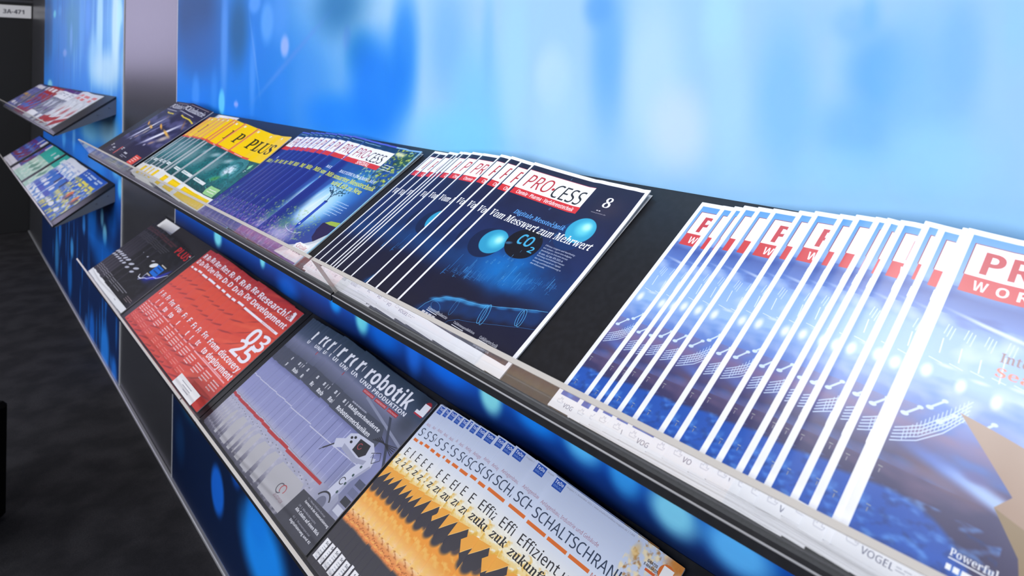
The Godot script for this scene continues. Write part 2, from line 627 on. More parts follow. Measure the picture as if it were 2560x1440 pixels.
func cover_worldwide() -> ImageTexture:
	var p := Sheet.new(210, 297, Color("6f94d8"))
	p.tones([[0, Color("4f97e4")], [18, Color("6aa4e8")], [60, Color("8fb2ea")], [76, Color("4a63ae")], [92, Color("5b7cc8")], [112, Color("8fb4ee")], [150, Color("9cc0f2")], [178, Color("6f8ad0")], [196, Color("6a6cae")], [222, Color("41406f")], [260, Color("33305a")], [297, Color("3a3055")]])
	p.mottle(0, 66, 210, 104, Color("3a52a4"), 0.6, 0.018, 0.04, 5)
	p.mottle(0, 95, 210, 180, Color("cfe0fa"), 0.6, 0.02, 0.02, 6)
	p.mottle(0, 150, 210, 230, Color("3f74cc"), 0.6, 0.016, 0.03, 7)
	p.mottle(0, 180, 210, 250, Color("8a6a86"), 0.5, 0.012, 0.03, 9)
	p.soft_line(Vector2(0, 88), Vector2(90, 108), 3, Color("dbe8fb"), 0.9)
	p.soft_line(Vector2(60, 100), Vector2(210, 160), 4, Color("e4eefc"), 0.8)
	for k in 9:
		p.blob(12 + k * 22, 150 + (k % 3) * 3, 5, 9, Color("f2f6ff"), 0.9, 0.2)
		p.blob(22 + k * 22, 141 + (k % 2) * 4, 9, 2.5, Color("dfeafc"), 0.7, 0.1)
	p.blob(120, 178, 70, 34, Color("dbe8fb"), 0.8, 0.1)
	p.soft_line(Vector2(0, 206), Vector2(100, 232), 9, Color("5f86e0"), 0.75)
	p.soft_line(Vector2(30, 214), Vector2(120, 236), 8, Color("bcd6f8"), 0.8)
	p.blob(58, 214, 10, 6, Color("5a5a9a"), 0.8, 0.2)
	p.blob(40, 225, 40, 8, Color("7a5a6a"), 0.6, 0.1, 12)
	# rocky blue world at the foot
	p.blob(20, 306, 62, 62, Color("1f55b4"), 1.0, 0.93)
	p.mottle(0, 244, 80, 284, Color("6ba4ec"), 0.6, 0.05, 0.08, 21, 0.08)
	p.mottle(0, 250, 80, 284, Color("1c3c80"), 0.6, 0.07, 0.09, 22, 0.1)
	p.lift(9.75)
	var pale := Color("cfe2fa")
	for k in 5:          # lattice boom of the ship's crane
		var o := k * 1.2
		p.curve([[8, 214 - o * 2.2], [22, 206 - o * 2.6], [34, 193 - o * 3.0], [44, 176 - o * 3.0]], 0.7, pale)
	for k in 16:
		p.line(Vector2(14 + k * 1.9, 210 - k * 2.0), Vector2(13 + k * 1.9, 201 - k * 2.6), 0.45, pale)
	for q in [[10, 190], [22, 178], [30, 186], [52, 182]]:
		p.line(Vector2(q[0], q[1]), Vector2(q[0] + 7, q[1] - 9), 1.6, pale)
		p.disc(q[0], q[1], 2.4, 1.6, pale)
		p.disc(q[0] + 7, q[1] - 9, 2.0, 1.4, pale)
	for k in 14:
		var x := 14.0 + k * 13.0
		p.line(Vector2(x, 118 + (k % 3) * 4), Vector2(x + 1, 132 + (k % 4) * 3), 0.8, Color("dfeafc"))
		p.line(Vector2(x - 4, 138), Vector2(x + 5, 140), 0.6, Color("dfeafc"))
		for j in 3:
			p.line(Vector2(x + j * 2.4, 104 + j), Vector2(x + j * 2.4 - 1, 114 + j * 2), 0.7, Color("c9dcf8"))
	p.poly([[39, 173], [120, 190], [210, 205], [210, 282], [96, 282], [88, 250], [71, 227], [78, 216]], Color("a58a78"))  # tan hall reflection painted into the cover as a brown wedge
	p.poly([[71, 227], [88, 250], [96, 282], [210, 282], [210, 268], [130, 246]], Color("8f7a5c"))  # darker part of the painted reflection
	for q in [[8, 234], [10, 262]]:
		p.rect(q[0], q[1], 2.6, 0.5, Color("aab0a8"))
		p.rect(q[0] + 1.2, q[1] + 2, 0.5, 3, Color("9a98a0"))
	p.rect(0, 0, 210, 6.5, Color("f5f6fb"))
	p.rect(0, 0, 6.5, 297, Color("f5f6fb"))
	p.rect(203, 0, 7, 297, Color("f5f6fb"))
	p.rect(0, 282, 210, 15, Color("f5f6fb"))
	p.rect(9.4, 15.2, 148, 1.0, Color("8c2f46"))
	p.rect(9.4, 15.2, 0.9, 36, Color("8c2f46"))
	p.rect(10.2, 16, 147, 35, Color("f8f8fb"))
	p.rect(10.2, 51, 147, 18, Color("d2393c"))
	p.text("PRO", sans_bold, 19, 22, 58, 25, Color("c8383e"))
	p.disc(80, 35, 2.6, 2.6, Color("c8383e"))
	p.text("CESS", sans_bold, 84, 22, 66, 25, Color("2a2d38"))
	var wx := 18.0
	for ch in "WORLDWIDE":
		var cw: float = {"W": 10.0, "I": 3.6}.get(ch, 8.4)
		p.text(ch, sans_bold, wx, 55, cw, 10, Color("fbf3f4"))
		wx += cw + 5.6
	p.text("International", serif_bold, 50, 114, 60, 9, Color("8f6a6c"))
	p.text("Sealing Safety", serif_bold, 50, 127, 88, 11, Color("e07c5c"))
	p.text("Powerful", serif_bold, 58, 262, 24, 5, Color("eff1f6"))
	p.rect(58, 268, 22, 0.8, Color("eff1f6"))
	p.small_print(58, 272, 26, 1, 5, 3.6, Color("eff1f6"))
	vogel_foot(p, 287.5)
	return p.finish()

func cover_special() -> ImageTexture:
	var p := Sheet.new(210, 297, Color("1f3f8e"))
	p.tones([[0, Color("123a5c")], [70, Color("1c4f9a")], [140, Color("2b66b8")], [215, Color("2c4f98")], [297, Color("4a4898")]])
	p.blob(98, 165, 84, 92, Color("6fb8ee"), 1.0, 0.25)
	p.blob(92, 180, 62, 76, Color("b8e0f8"), 0.95, 0.25)
	p.blob(84, 196, 36, 44, Color("dff2fb"), 0.8, 0.2)
	p.soft_line(Vector2(70, 120), Vector2(40, 230), 7, Color("dff2fa"), 0.6)
	p.soft_line(Vector2(96, 110), Vector2(66, 236), 5, Color("e8f6fc"), 0.6)
	p.blob(130, 100, 50, 40, Color("4a9ad6"), 0.7, 0.1)
	p.blob(10, 150, 38, 150, Color("1b2f86"), 1.0, 0.55)
	p.blob(44, 150, 10, 80, Color("2a4aa0"), 0.8, 0.3, 8)
	p.blob(40, 205, 20, 60, Color("1a3a80"), 0.7, 0.2, 12)
	p.blob(204, 150, 36, 90, Color("274a8a"), 0.85, 0.2)
	p.mottle(50, 66, 150, 104, Color("1a6a98"), 0.8, 0.05, 0.07, 31, 0.02)
	p.mottle(95, 60, 160, 100, Color("cfe6a0"), 0.8, 0.08, 0.1, 32, 0.05)
	p.blob(185, 30, 34, 30, Color("2c5a34"), 0.9, 0.2)
	p.mottle(135, 4, 210, 100, Color("c3d24a"), 0.95, 0.07, 0.09, 33, 0.0)
	p.mottle(140, 10, 210, 120, Color("1f3a28"), 0.8, 0.06, 0.07, 34, 0.08)
	p.blob(155, 18, 26, 10, Color("eef0b8"), 0.9, 0.1)
	p.mottle(0, 235, 110, 297, Color("7a5ab8"), 0.9, 0.12, 0.09, 35, 0.0)
	p.mottle(0, 240, 130, 297, Color("c9b4c8"), 0.7, 0.1, 0.05, 36, 0.14)
	p.mottle(20, 200, 150, 260, Color("9fc07a"), 0.8, 0.1, 0.13, 37, 0.12)
	p.blob(80, 262, 60, 30, Color("c9c4e2"), 0.7, 0.1)
	p.blob(60, 240, 34, 20, Color("4a8a7a"), 0.6, 0.1)
	p.lift(7.2)
	# tree growing out of a blue pen
	var dark := Color("163a5c")
	p.curve([[102, 168], [98, 156], [92, 146], [84, 140]], 3.0, dark)
	p.curve([[98, 157], [106, 146], [116, 140], [128, 138]], 2.2, dark)
	p.curve([[92, 146], [94, 136], [102, 128]], 1.8, dark)
	p.curve([[106, 146], [110, 136], [120, 130]], 1.4, dark)
	p.curve([[88, 143], [76, 142], [70, 136]], 1.4, dark)
	for k in 60:
		var g := p.r.randf() * TAU
		var d := p.r.randf_range(8, 30)
		p.disc(100 + cos(g) * d * 1.15, 134 + sin(g) * d * 0.5, 2.2, 1.2, [dark, Color("2a6a7a"), Color("1f4a6a")][k % 3], p.r.randf() * 90)
	p.poly([[96, 168], [106, 168], [107, 232], [102, 240], [96, 232]], Color("143fb0"))
	p.rect(101, 170, 1.6, 60, Color("4a7ae0"))
	p.rect(95, 166, 12, 3, Color("0e2a7a"))
	p.rect(99, 226, 4, 4, Color("d8e0f4"))
	p.ring(100, 240, 30, 9, 0.8, Color("dfe8f4"), 10, 200)
	p.poly([[158, 208], [172, 200], [190, 198], [205, 202], [205, 232], [188, 248], [170, 240], [160, 224]], Color("2a2450"))
	p.poly([[162, 206], [174, 199], [205, 196], [205, 206], [180, 207]], Color("9fb84a"))
	p.poly([[206, 224], [206, 293], [118, 293], [128, 274], [160, 262], [188, 246]], Color("e6e9ee"))
	p.poly([[206, 224], [206, 240], [160, 276], [118, 293], [128, 274], [160, 262], [188, 246]], Color("c9cfd8"))
	p.poly([[158, 257], [196, 257], [196, 284], [152, 284], [152, 262]], Color("f6f6f8"))
	p.text("Circular", sans, 158, 259, 36, 9, Color("c05058"))
	p.text("FUTURE", sans_bold, 158, 270, 36, 8, Color("23314a"))
	for q in [[0, 0, 210, 4], [0, 0, 3.4, 297]]:
		p.rect(q[0], q[1], q[2], q[3], Color("4f5fd0"))
	p.rect(206, 0, 4, 297, Color("8fc8e0"))
	p.rect(120, 0, 90, 4, Color("7fb4e4"))
	p.small_print(10, 8, 110, 1, 3, 1.6, Color("8fc0e0"))
	p.small_print(176, 8, 26, 1, 3, 1.6, Color("8fd0e8"))
	p.rect(5.5, 18, 130, 38, Color("f6f6f9"))
	p.rect(5.5, 56, 130, 12, Color("d6393f"))
	p.text("PRO", sans, 16, 25, 48, 25, Color("a83a54"), 0.08)
	p.disc(68, 40, 2.4, 2.4, Color("a83a54"))
	p.text("CESS", sans, 70, 28, 54, 25, Color("1c2030"), 0.08)
	p.text("SPEZIAL", sans_bold, 54, 57.6, 46, 9, Color("faf4f6"))
	for k in 3:
		p.rect(142, 50 + k * 6, [34, 24, 38][k], 1.2, Color("e8f0f0"))
	p.text("BATTERIEN IM KREISLAUF", serif_bold, 38, 91, 134, 7, Color("e6ecfa"))
	p.text("Mit smarter Messtechnik", serif_bold, 10, 103, 182, 12, Color("e2e83e"))
	p.text("wird Alt zu Neu", serif_bold, 54, 118, 112, 12, Color("e2e83e"))
	p.small_print(128, 158, 50, 6, 6.4, 1.4, Color("b4cdf0"))
	return p.finish()

func cover_plus() -> ImageTexture:
	var p := Sheet.new(215, 265, Color("12424e"))
	p.tones([[0, Color("ffd400")], [96, Color("ffd400")], [97, Color("145660")], [180, Color("167078")], [222, Color("1a4a52")], [265, Color("1a4a52")]])
	p.blob(118, 140, 52, 42, Color("5fc4d4"), 0.8, 0.1)
	p.blob(112, 142, 40, 28, Color("e4f0fb"), 1.0, 0.3)
	p.blob(130, 158, 20, 12, Color("2a8a80"), 0.9, 0.2)
	p.blob(96, 176, 30, 14, Color("6fc04a"), 0.7, 0.1, -20)
	p.mottle(0, 98, 215, 222, Color("2a9a98"), 0.6, 0.09, 0.09, 41, 0.08)
	p.mottle(0, 98, 215, 222, Color("0a3640"), 0.5, 0.06, 0.12, 42, 0.05)
	p.blob(20, 150, 40, 60, Color("8fa4ac"), 0.6, 0.1, 20)
	p.blob(60, 120, 30, 14, Color("c4d8e0"), 0.7, 0.1, -20)
	p.lift(6.0)
	for k in 5:
		p.ring(120, 138, 40 + k * 3.2, 32 + k * 2.8, 0.7, Color("6fd4dc"), 200, 395)
	p.curve([[84, 168], [76, 182], [96, 188], [100, 204], [130, 210]], 0.9, Color("4fd0c0"))
	p.curve([[160, 170], [180, 176], [190, 200]], 0.9, Color("4ab0c8"))
	p.poly([[176, 112], [192, 104], [196, 116], [188, 124]], Color("8fd8a0"))
	p.small_print(182, 126, 12, 2, 4, 2.4, Color("c4e0e4"))
	p.rect(20, 196, 66, 9, Color("e8eef0"))
	p.small_print(24, 199, 58, 1, 4, 3.2, Color("8ab0b4"))
	p.poly([[126, 196], [192, 196], [196, 222], [130, 222], [122, 210]], Color("9fd894"))
	p.rect(134, 204, 50, 2.4, Color("e8f6e0"))
	p.rect(134, 211, 50, 2.4, Color("e8f6e0"))
	p.rect(0, 0, 8, 98, Color("ee6a4c"))
	p.rect(9, 0, 1.6, 92, Color("f6a878"))
	p.rect(0, 91, 132, 6, Color("e0523c"))
	p.small_print(40, 92.6, 84, 1, 4, 2.2, Color("fbe4dc"))
	p.rect(0, 98, 8, 167, Color("b4bec6"))
	p.rect(9, 98, 2, 167, Color("d8dee2"))
	p.rect(0, 224, 215, 41, Color("eef0f0"))
	p.rect(26, 230, 180, 32, Color("ffd800"))
	p.small_print(30, 232, 170, 1, 3, 1.2, Color("c8a010"))
	for x in [16, 90, 164]:
		p.rect(x, 6, 9, 7, Color("eceadc"))
		p.line(Vector2(x, 6), Vector2(x + 9, 6), 0.8, Color("8a7a30"))
	p.text("PLUS", serif_bold, 42, 32, 152, 36, Color("26241c"))
	return p.finish()

func cover_highway() -> ImageTexture:
	var p := Sheet.new(210, 297, Color("1a1c3a"))
	p.tones([[0, Color("23223e")], [60, Color("2a2c50")], [160, Color("1c2452")], [230, Color("1a1c44")], [297, Color("181a34")]])
	p.mottle(0, 40, 210, 210, Color("7a7ab0"), 0.6, 0.008, 0.016, 51, 0.05)
	p.mottle(0, 60, 210, 220, Color("5a5a90"), 0.6, 0.012, 0.02, 52, 0.0)
	p.soft_line(Vector2(58, 236), Vector2(170, 62), 17, Color("b4b8e4"), 0.9)
	p.soft_line(Vector2(66, 228), Vector2(164, 68), 11, Color("f2f2fd"), 1.0)
	p.soft_line(Vector2(20, 200), Vector2(70, 90), 8, Color("8a8ec8"), 0.8)
	p.soft_line(Vector2(120, 60), Vector2(205, 118), 7, Color("8a6a56"), 0.8)
	p.soft_line(Vector2(8, 112), Vector2(96, 140), 6, Color("f0b04a"), 1.0)
	p.soft_line(Vector2(70, 128), Vector2(206, 152), 7, Color("f4ba54"), 0.95)
	p.blob(160, 160, 40, 22, Color("d8c8c0"), 0.85, 0.1, -30)
	p.blob(130, 190, 22, 12, Color("b89888"), 0.8, 0.1, -30)
	p.blob(110, 206, 10, 8, Color("d8d4ec"), 0.8, 0.1)
	p.lift(5.0)
	p.rect(40, 6, 150, 3, Color("8a7e8a"))
	p.text("PC", sans_bold, 16, 14, 40, 20, Color("e4e4ee"))
	p.text("&Industrie", serif_bold, 58, 14, 136, 22, Color("d4d6e4"))
	p.line(Vector2(16, 44), Vector2(150, 48), 3.4, Color("a8a8bc"))
	p.curve([[70, 58], [96, 62], [150, 62], [196, 70]], 5, Color("d8c444"))
	p.small_print(14, 246, 26, 2, 6, 4, Color("e6e6f0"))
	p.small_print(66, 256, 46, 1, 6, 6, Color("d4d6e4"))
	p.small_print(66, 268, 52, 2, 5, 2.4, Color("a8aac0"))
	p.rect(150, 244, 46, 36, Color("e04a44"))
	p.small_print(156, 250, 34, 4, 7, 3, Color("fbd8d4"))
	return p.finish()

func cover_dark() -> ImageTexture:
	var p := Sheet.new(210, 262, Color("17181f"))
	p.mottle(0, 0, 210, 240, Color("2a2a34"), 0.6, 0.02, 0.03, 61)
	p.blob(150, 130, 70, 50, Color("22264a"), 0.8, 0.1)
	p.soft_line(Vector2(80, 168), Vector2(200, 100), 12, Color("2a3ad8"), 0.95)
	p.soft_line(Vector2(150, 130), Vector2(206, 70), 12, Color("2438c0"), 0.8)
	p.blob(120, 150, 40, 20, Color("1a2a90"), 0.6, 0.1)
	p.lift(5.0)
	var bolt := Color("c8d0fa")
	p.curve([[84, 166], [104, 150], [122, 146], [140, 130], [162, 126], [184, 108], [204, 96]], 2.6, bolt)
	p.curve([[96, 158], [92, 140], [100, 132]], 2.0, bolt)
	p.curve([[66, 150], [74, 160], [92, 158], [106, 150]], 3.0, Color("e4e8fa"))
	p.disc(78, 104, 20, 9, Color("dfe4e8"), -25)
	p.poly([[96, 92], [150, 92], [150, 128], [96, 128]], Color("0f6ad0"))
	p.rect(104, 98, 40, 4, Color("0a3a80"))
	p.rect(104, 112, 40, 4, Color("0a3a80"))
	p.rect(90, 132, 30, 4, Color("b8b4ac"))
	p.rect(112, 84, 40, 4, Color("b8b4ac"))
	p.text("PLUS", sans_bold, 92, 6, 104, 28, Color("b8242c"))
	p.small_print(8, 12, 80, 2, 9, 6, Color("4a2a32"))
	for k in 4:
		p.rect(8, 40 + k * 7, 60 - k * 8, 3, Color("3a3a42"))
	p.rect(186, 10, 14, 4, Color("b4b4bc"))
	for q in [[6, 148, 26, 9], [4, 164, 20, 8], [40, 96, 16, 5]]:
		p.disc(q[0] + 10, q[1], q[2] * 0.6, q[3] * 0.5, Color("b4b8c8"), -20)
	p.small_print(10, 214, 110, 3, 7, 2.6, Color("8a8a94"))
	p.small_print(134, 218, 60, 3, 6, 2.2, Color("8a7a80"))
	p.rect(0, 243, 210, 19, Color("eceef4"))
	p.small_print(92, 250, 30, 1, 4, 3, Color("a8aab8"))
	return p.finish()

func cover_research() -> ImageTexture:
	var p := Sheet.new(220, 297, Color("dc4a38"))
	p.tones([[0, Color("b43236")], [40, Color("c83c36")], [90, Color("e04e38")], [200, Color("de4c3c")], [297, Color("d8463c")]])
	for k in 15:          # folds of red cloth printed across the cover
		var y := -40.0 + k * 26.0
		p.soft_line(Vector2(-10, y + 40), Vector2(230, y - 26), 9, Color("f06a4c") if k % 2 else Color("d03a34"), 0.45)
	for k in 9:
		var y := 14.0 + k * 36.0
		p.soft_line(Vector2(-10, y + 34), Vector2(80, y + 12), 3.6, Color("8c2430"), 0.75)
		p.soft_line(Vector2(60, y + 16), Vector2(150, y - 30), 3.0, Color("982a30"), 0.7)
		p.soft_line(Vector2(140, y - 26), Vector2(240, y - 40), 3.4, Color("8c2430"), 0.6)
	p.lift(6.4)
	var w := Color("f2f0fa")
	p.text("Research", sans_bold, 12, 15, 150, 19, w)
	p.text("Development", sans_bold, 12, 40, 196, 22, w)
	p.poly([[176, 33], [208, 33], [200, 10], [188, 8]], w)
	p.text("&", sans_bold, 180, 15, 16, 17, Color("a83034"))
	p.text("f", sans_bold, 166, 12, 8, 20, w)
	p.rect(12, 70, 194, 6, w)
	p.text("MAGAZINE", sans_bold, 120, 71, 70, 4, Color("d89aa0"))
	p.text("03", sans_bold, 124, 88, 90, 44, w)
	p.text("25", sans_bold, 116, 126, 90, 44, w)
	p.text("From discovery", sans_bold, 20, 173, 190, 22, w)
	p.text("to deployment", sans_bold, 30, 196, 182, 22, w)
	p.rect(10, 220, 198, 3.2, Color("f0aeb4"))
	p.rect(60, 217, 120, 2.0, Color("f0aeb4"))
	for k in 4:
		p.small_print(10 + k * 52, 230 + (k % 2) * 2, 42, 4, 6.5, 2.6, Color("f6d4d8"))
	p.small_print(14, 266, 40, 3, 6, 1.4, Color("f09a94"))
	return p.finish()

func cover_robotics() -> ImageTexture:
	var p := Sheet.new(215, 297, Color("8086b0"))
	p.tones([[0, Color("2c3d50")], [42, Color("44526a")], [60, Color("777c9a")], [86, Color("555b70")], [118, Color("6a70a0")], [130, Color("8a90c0")], [200, Color("9196c4")], [214, Color("a6a8c4")], [260, Color("a8a8bc")], [297, Color("4a4a5c")]])
	p.blob(190, 60, 50, 30, Color("3a4150"), 0.8, 0.1)
	p.blob(180, 200, 70, 90, Color("6a708e"), 0.6, 0.1)
	p.blob(196, 6, 40, 26, Color("232f40"), 0.8, 0.2)
	p.mottle(0, 214, 120, 297, Color("c8c8d4"), 0.6, 0.04, 0.05, 71)
	p.lift(7.0)
	p.poly([[0, 84], [150, 84], [168, 104], [168, 120], [0, 120]], Color("474d5e"))
	p.poly([[60, 62], [215, 92], [215, 97], [60, 67]], Color("8a90a8"))
	p.poly([[150, 66], [215, 128], [215, 136], [142, 66]], Color("3c4254"))
	for k in 13:           # window bars of the factory hall
		p.line(Vector2(k * 15, 124), Vector2(k * 15 - 2, 212), 0.9 if k % 3 else 1.8, Color("666c9a") if k % 2 else Color("b4b8de"))
	p.line(Vector2(0, 166), Vector2(170, 158), 1.8, Color("c4c6dc"))
	p.line(Vector2(0, 214), Vector2(128, 214), 1.0, Color("8a8ca0"))
	p.poly([[0, 217], [128, 214], [128, 219], [0, 223]], Color("b03238"))
	for k in 12:
		p.rect(6 + k * 9.5, 228 + (k % 3) * 2, 3.4, 1.8, Color("7a7c8e"))
	p.poly([[10, 250], [18, 236], [96, 236], [104, 250], [98, 292], [14, 292]], Color("b4b4bc"))
	p.ring(58, 266, 8, 8, 1.8, Color("4a4a56"), 30, 300)
	p.ring(66, 264, 7, 7, 1.8, Color("b04048"), 120, 400)
	p.text("autonox", sans, 56, 274, 32, 7, Color("8a6a78"), 0.2)
	# white robot arm
	var pale := Color("c6cade")
	var grey := Color("9a9eb6")
	var ink := Color("23252f")
	p.poly([[146, 292], [140, 236], [152, 214], [176, 206], [188, 214], [190, 292]], grey)
	p.poly([[150, 222], [158, 168], [172, 138], [190, 132], [194, 148], [180, 182], [176, 226], [164, 236]], pale)
	p.poly([[176, 226], [180, 182], [194, 148], [190, 146], [174, 182], [168, 230]], Color("a4a8c2"))
	p.disc(158, 236, 19, 19, grey)
	p.disc(158, 236, 12, 12, Color("6a6e86"))
	p.ring(158, 236, 19, 19, 3, ink, 200, 330)
	for k in 4:
		p.disc(176 - k * 1.4, 156 + k * 17, 2.6, 2.6, Color("2e4a4e"))
	p.ring(163, 190, 6, 6, 1.6, ink, 20, 320)
	p.poly([[96, 128], [112, 120], [160, 116], [178, 126], [176, 152], [150, 160], [104, 156], [94, 146]], pale)
	p.poly([[94, 146], [104, 156], [150, 160], [176, 152], [176, 144], [150, 151], [106, 147]], Color("9ea2bc"))
	p.poly([[126, 124], [158, 122], [164, 138], [154, 148], [128, 146]], ink)
	p.ring(138, 134, 5, 5, 1.2, Color("c05058"), 0, 300)
	for q in [[106, 132], [113, 128], [112, 138]]:
		p.disc(q[0], q[1], 3.4, 2.4, ink)
	p.poly([[76, 150], [98, 138], [104, 154], [86, 164]], pale)
	p.line(Vector2(82, 158), Vector2(66, 176), 3, ink)
	p.line(Vector2(66, 176), Vector2(62, 182), 1.4, ink)
	for k in 5:
		p.line(Vector2(150 + k * 3, 112 - k * 3), Vector2(212, 98 + k * 4), 1.4, ink)
	p.curve([[172, 130], [190, 120], [200, 130], [188, 142], [178, 128]], 1.2, ink)
	for k in 4:
		p.rect(192, 170 + k * 16, 22, 12, [Color("4a5068"), Color("6a7090"), Color("30343f"), Color("c4c8da")][k])
	p.poly([[104, 240], [215, 236], [215, 297], [96, 297]], Color("3c3e4c"))
	var w := Color("eef0f8")
	p.text("robotik", sans_bold, 16, 9, 148, 33, w)
	p.text("UND PRODUKTION", sans_bold, 14, 44, 158, 8, w)
	for q in [["INTEGRATION", 40, 36], ["ANWENDUNG", 82, 38], ["LÖSUNGEN", 126, 32]]:
		p.rect(q[1], 55, q[2], 7, Color("a8242e"))
		p.text(q[0], sans_bold, q[1] + 2, 56.6, q[2] - 4, 4, Color("e4b4bc"))
	p.disc(202, 18, 10, 12, Color("9a2430"))
	p.rect(192, 12, 18, 16, Color("eceef4"))
	p.rect(184, 28, 26, 6, Color("eceef4"))
	p.rect(184, 34, 24, 3, Color("b83444"))
	p.small_print(40, 84.6, 92, 1, 4, 3, Color("a0a4b6"))
	p.text("8 | Maßgeschneiderte", sans_bold, 20, 91, 128, 10, w)
	p.text("Robotermechaniken", sans_bold, 20, 106, 116, 9.4, w)
	var t := [["15 | Neues Industrie-Portrait", "Formen in der Automatisierung", 128, 242], ["28 | Marktübersicht", "Alle Cobots auf einen Blick", 122, 258], ["42 | Themenspezial", "Digitalisierung und KI", 130, 275]]
	for q in t:
		p.text(q[0], sans, q[2], q[3], 62, 4, Color("c0c2d0"))
		p.text(q[1], sans_bold, q[2], q[3] + 5.4, 84 - (10 if q[3] > 270 else 0), 5.6, w)
	return p.finish()

func cover_cabinet() -> ImageTexture:
	var p := Sheet.new(210, 297, Color("c9d4ea"))
	p.tones([[0, Color("c4cfe6")], [60, Color("d2dcee")], [96, Color("eff0ee")], [112, Color("fbf2d0")], [124, Color("f8d98c")], [134, Color("f0a03c")], [180, Color("f09c38")], [196, Color("f6bc6c")], [206, Color("f9d8aa")], [214, Color("e89a56")], [224, Color("e88c48")], [228, Color("34343e")], [297, Color("36343f")]])
	p.mottle(0, 96, 210, 130, Color("fdfbee"), 0.9, 0.08, 0.1, 81)
	p.mottle(0, 100, 210, 140, Color("e8b23c"), 0.8, 0.06, 0.08, 82, 0.08)
	p.mottle(0, 160, 210, 222, Color("f8c468"), 0.8, 0.05, 0.07, 83)
	p.mottle(0, 205, 210, 226, Color("a85a24"), 0.7, 0.1, 0.16, 84, 0.1)
	p.mottle(146, 0, 210, 60, Color("a86a24"), 0.9, 0.08, 0.08, 85, 0.08)
	p.mottle(140, 0, 210, 66, Color("f6e4b8"), 0.9, 0.07, 0.07, 86, 0.0)
	p.blob(204, 4, 26, 16, Color("c87a2c"), 0.9, 0.2)
	p.blob(150, 18, 8, 16, Color("e8c078"), 0.7, 0.2)
	for x in [11, 45, 79, 113, 147, 181]:       # soft lower tips of the dark scales
		p.blob(x, 160, 11, 15, Color("3a3844"), 1.0, 0.5, 20)
		p.blob(x + 14, 154, 9, 12, Color("3f3a46"), 0.9, 0.5, 20)
	p.lift(7.6)
	for k in 7:
		var x := k * 34.0 - 4.0
		p.poly([[x + 1, 156], [x + 25, 126], [x + 35, 142], [x + 28, 158], [x + 12, 166]], Color("3a3842"))
		p.poly([[x - 9, 142], [x + 2, 128], [x + 26, 124], [x + 2, 155]], Color("f2aa44"))
		p.line(Vector2(x + 2, 154), Vector2(x + 26, 125), 0.8, Color("f8c878"))
	for k in 22:
		p.disc(8 + k * 9.4, 218 + (k % 3) * 2, 1.4, 0.9, Color("b46028"))
	p.rect(5, 258, 66, 30, Color("f4f5fa"))
	p.text("Schwerpunkt", sans_bold, 10, 261, 44, 5.4, Color("4a4e5c"))
	p.rect(10, 268.5, 50, 0.7, Color("8a8e9c"))
	p.small_print(10, 271, 40, 3, 4, 1.8, Color("c2c6d0"))
	p.text("Seite 26", sans, 10, 283.5, 14, 3, Color("8a8ea0"))
	p.rect(6, 2, 17, 14, Color("1f4fae"))
	p.text("TeDo", sans_bold, 7.4, 4, 14, 5, Color("eef2fb"))
	p.text("VERLAG", sans, 7.4, 10.6, 14, 3.4, Color("a8c0ec"))
	p.text("Ausgabe 7 | November 2025 | www.schaltschrankbau-magazin.de | 7,80€", sans, 26, 3.2, 114, 2.8, Color("8a90a4"))
	p.text("Anlagenbau, Industrie und Gebäude", sans, 7, 36.5, 100, 7, Color("a8788c"))
	p.text("SCHALTSCHRANKBAU", sans, 7, 47, 186, 15, Color("2e3c54"))
	for x in [7, 44, 81]:
		p.rect(x, 68, 33, 4.6, Color("e0702e"))
	p.text("Methoden", sans, 118, 68, 40, 6, Color("b8706c"))
	p.text("Effizient und", sans, 12, 84, 108, 15, Color("2c2c30"))
	p.text("zukunftssicher", serif_bold, 9, 104, 120, 12.5, Color("2c2a2c"), 0.12)
	p.text("GRATIS", sans_bold, 168, 16, 14, 3.4, Color("3a3430"))
	p.text("E-MAGAZIN", sans_bold, 166, 21, 20, 3.4, Color("3a3430"))
	p.rect(170, 26, 14, 3, Color("d8602e"))
	p.disc(194, 18, 10, 10, Color("d8702e"))
	p.rect(188, 11, 14, 14, Color("f2f0ee"))
	return p.finish()

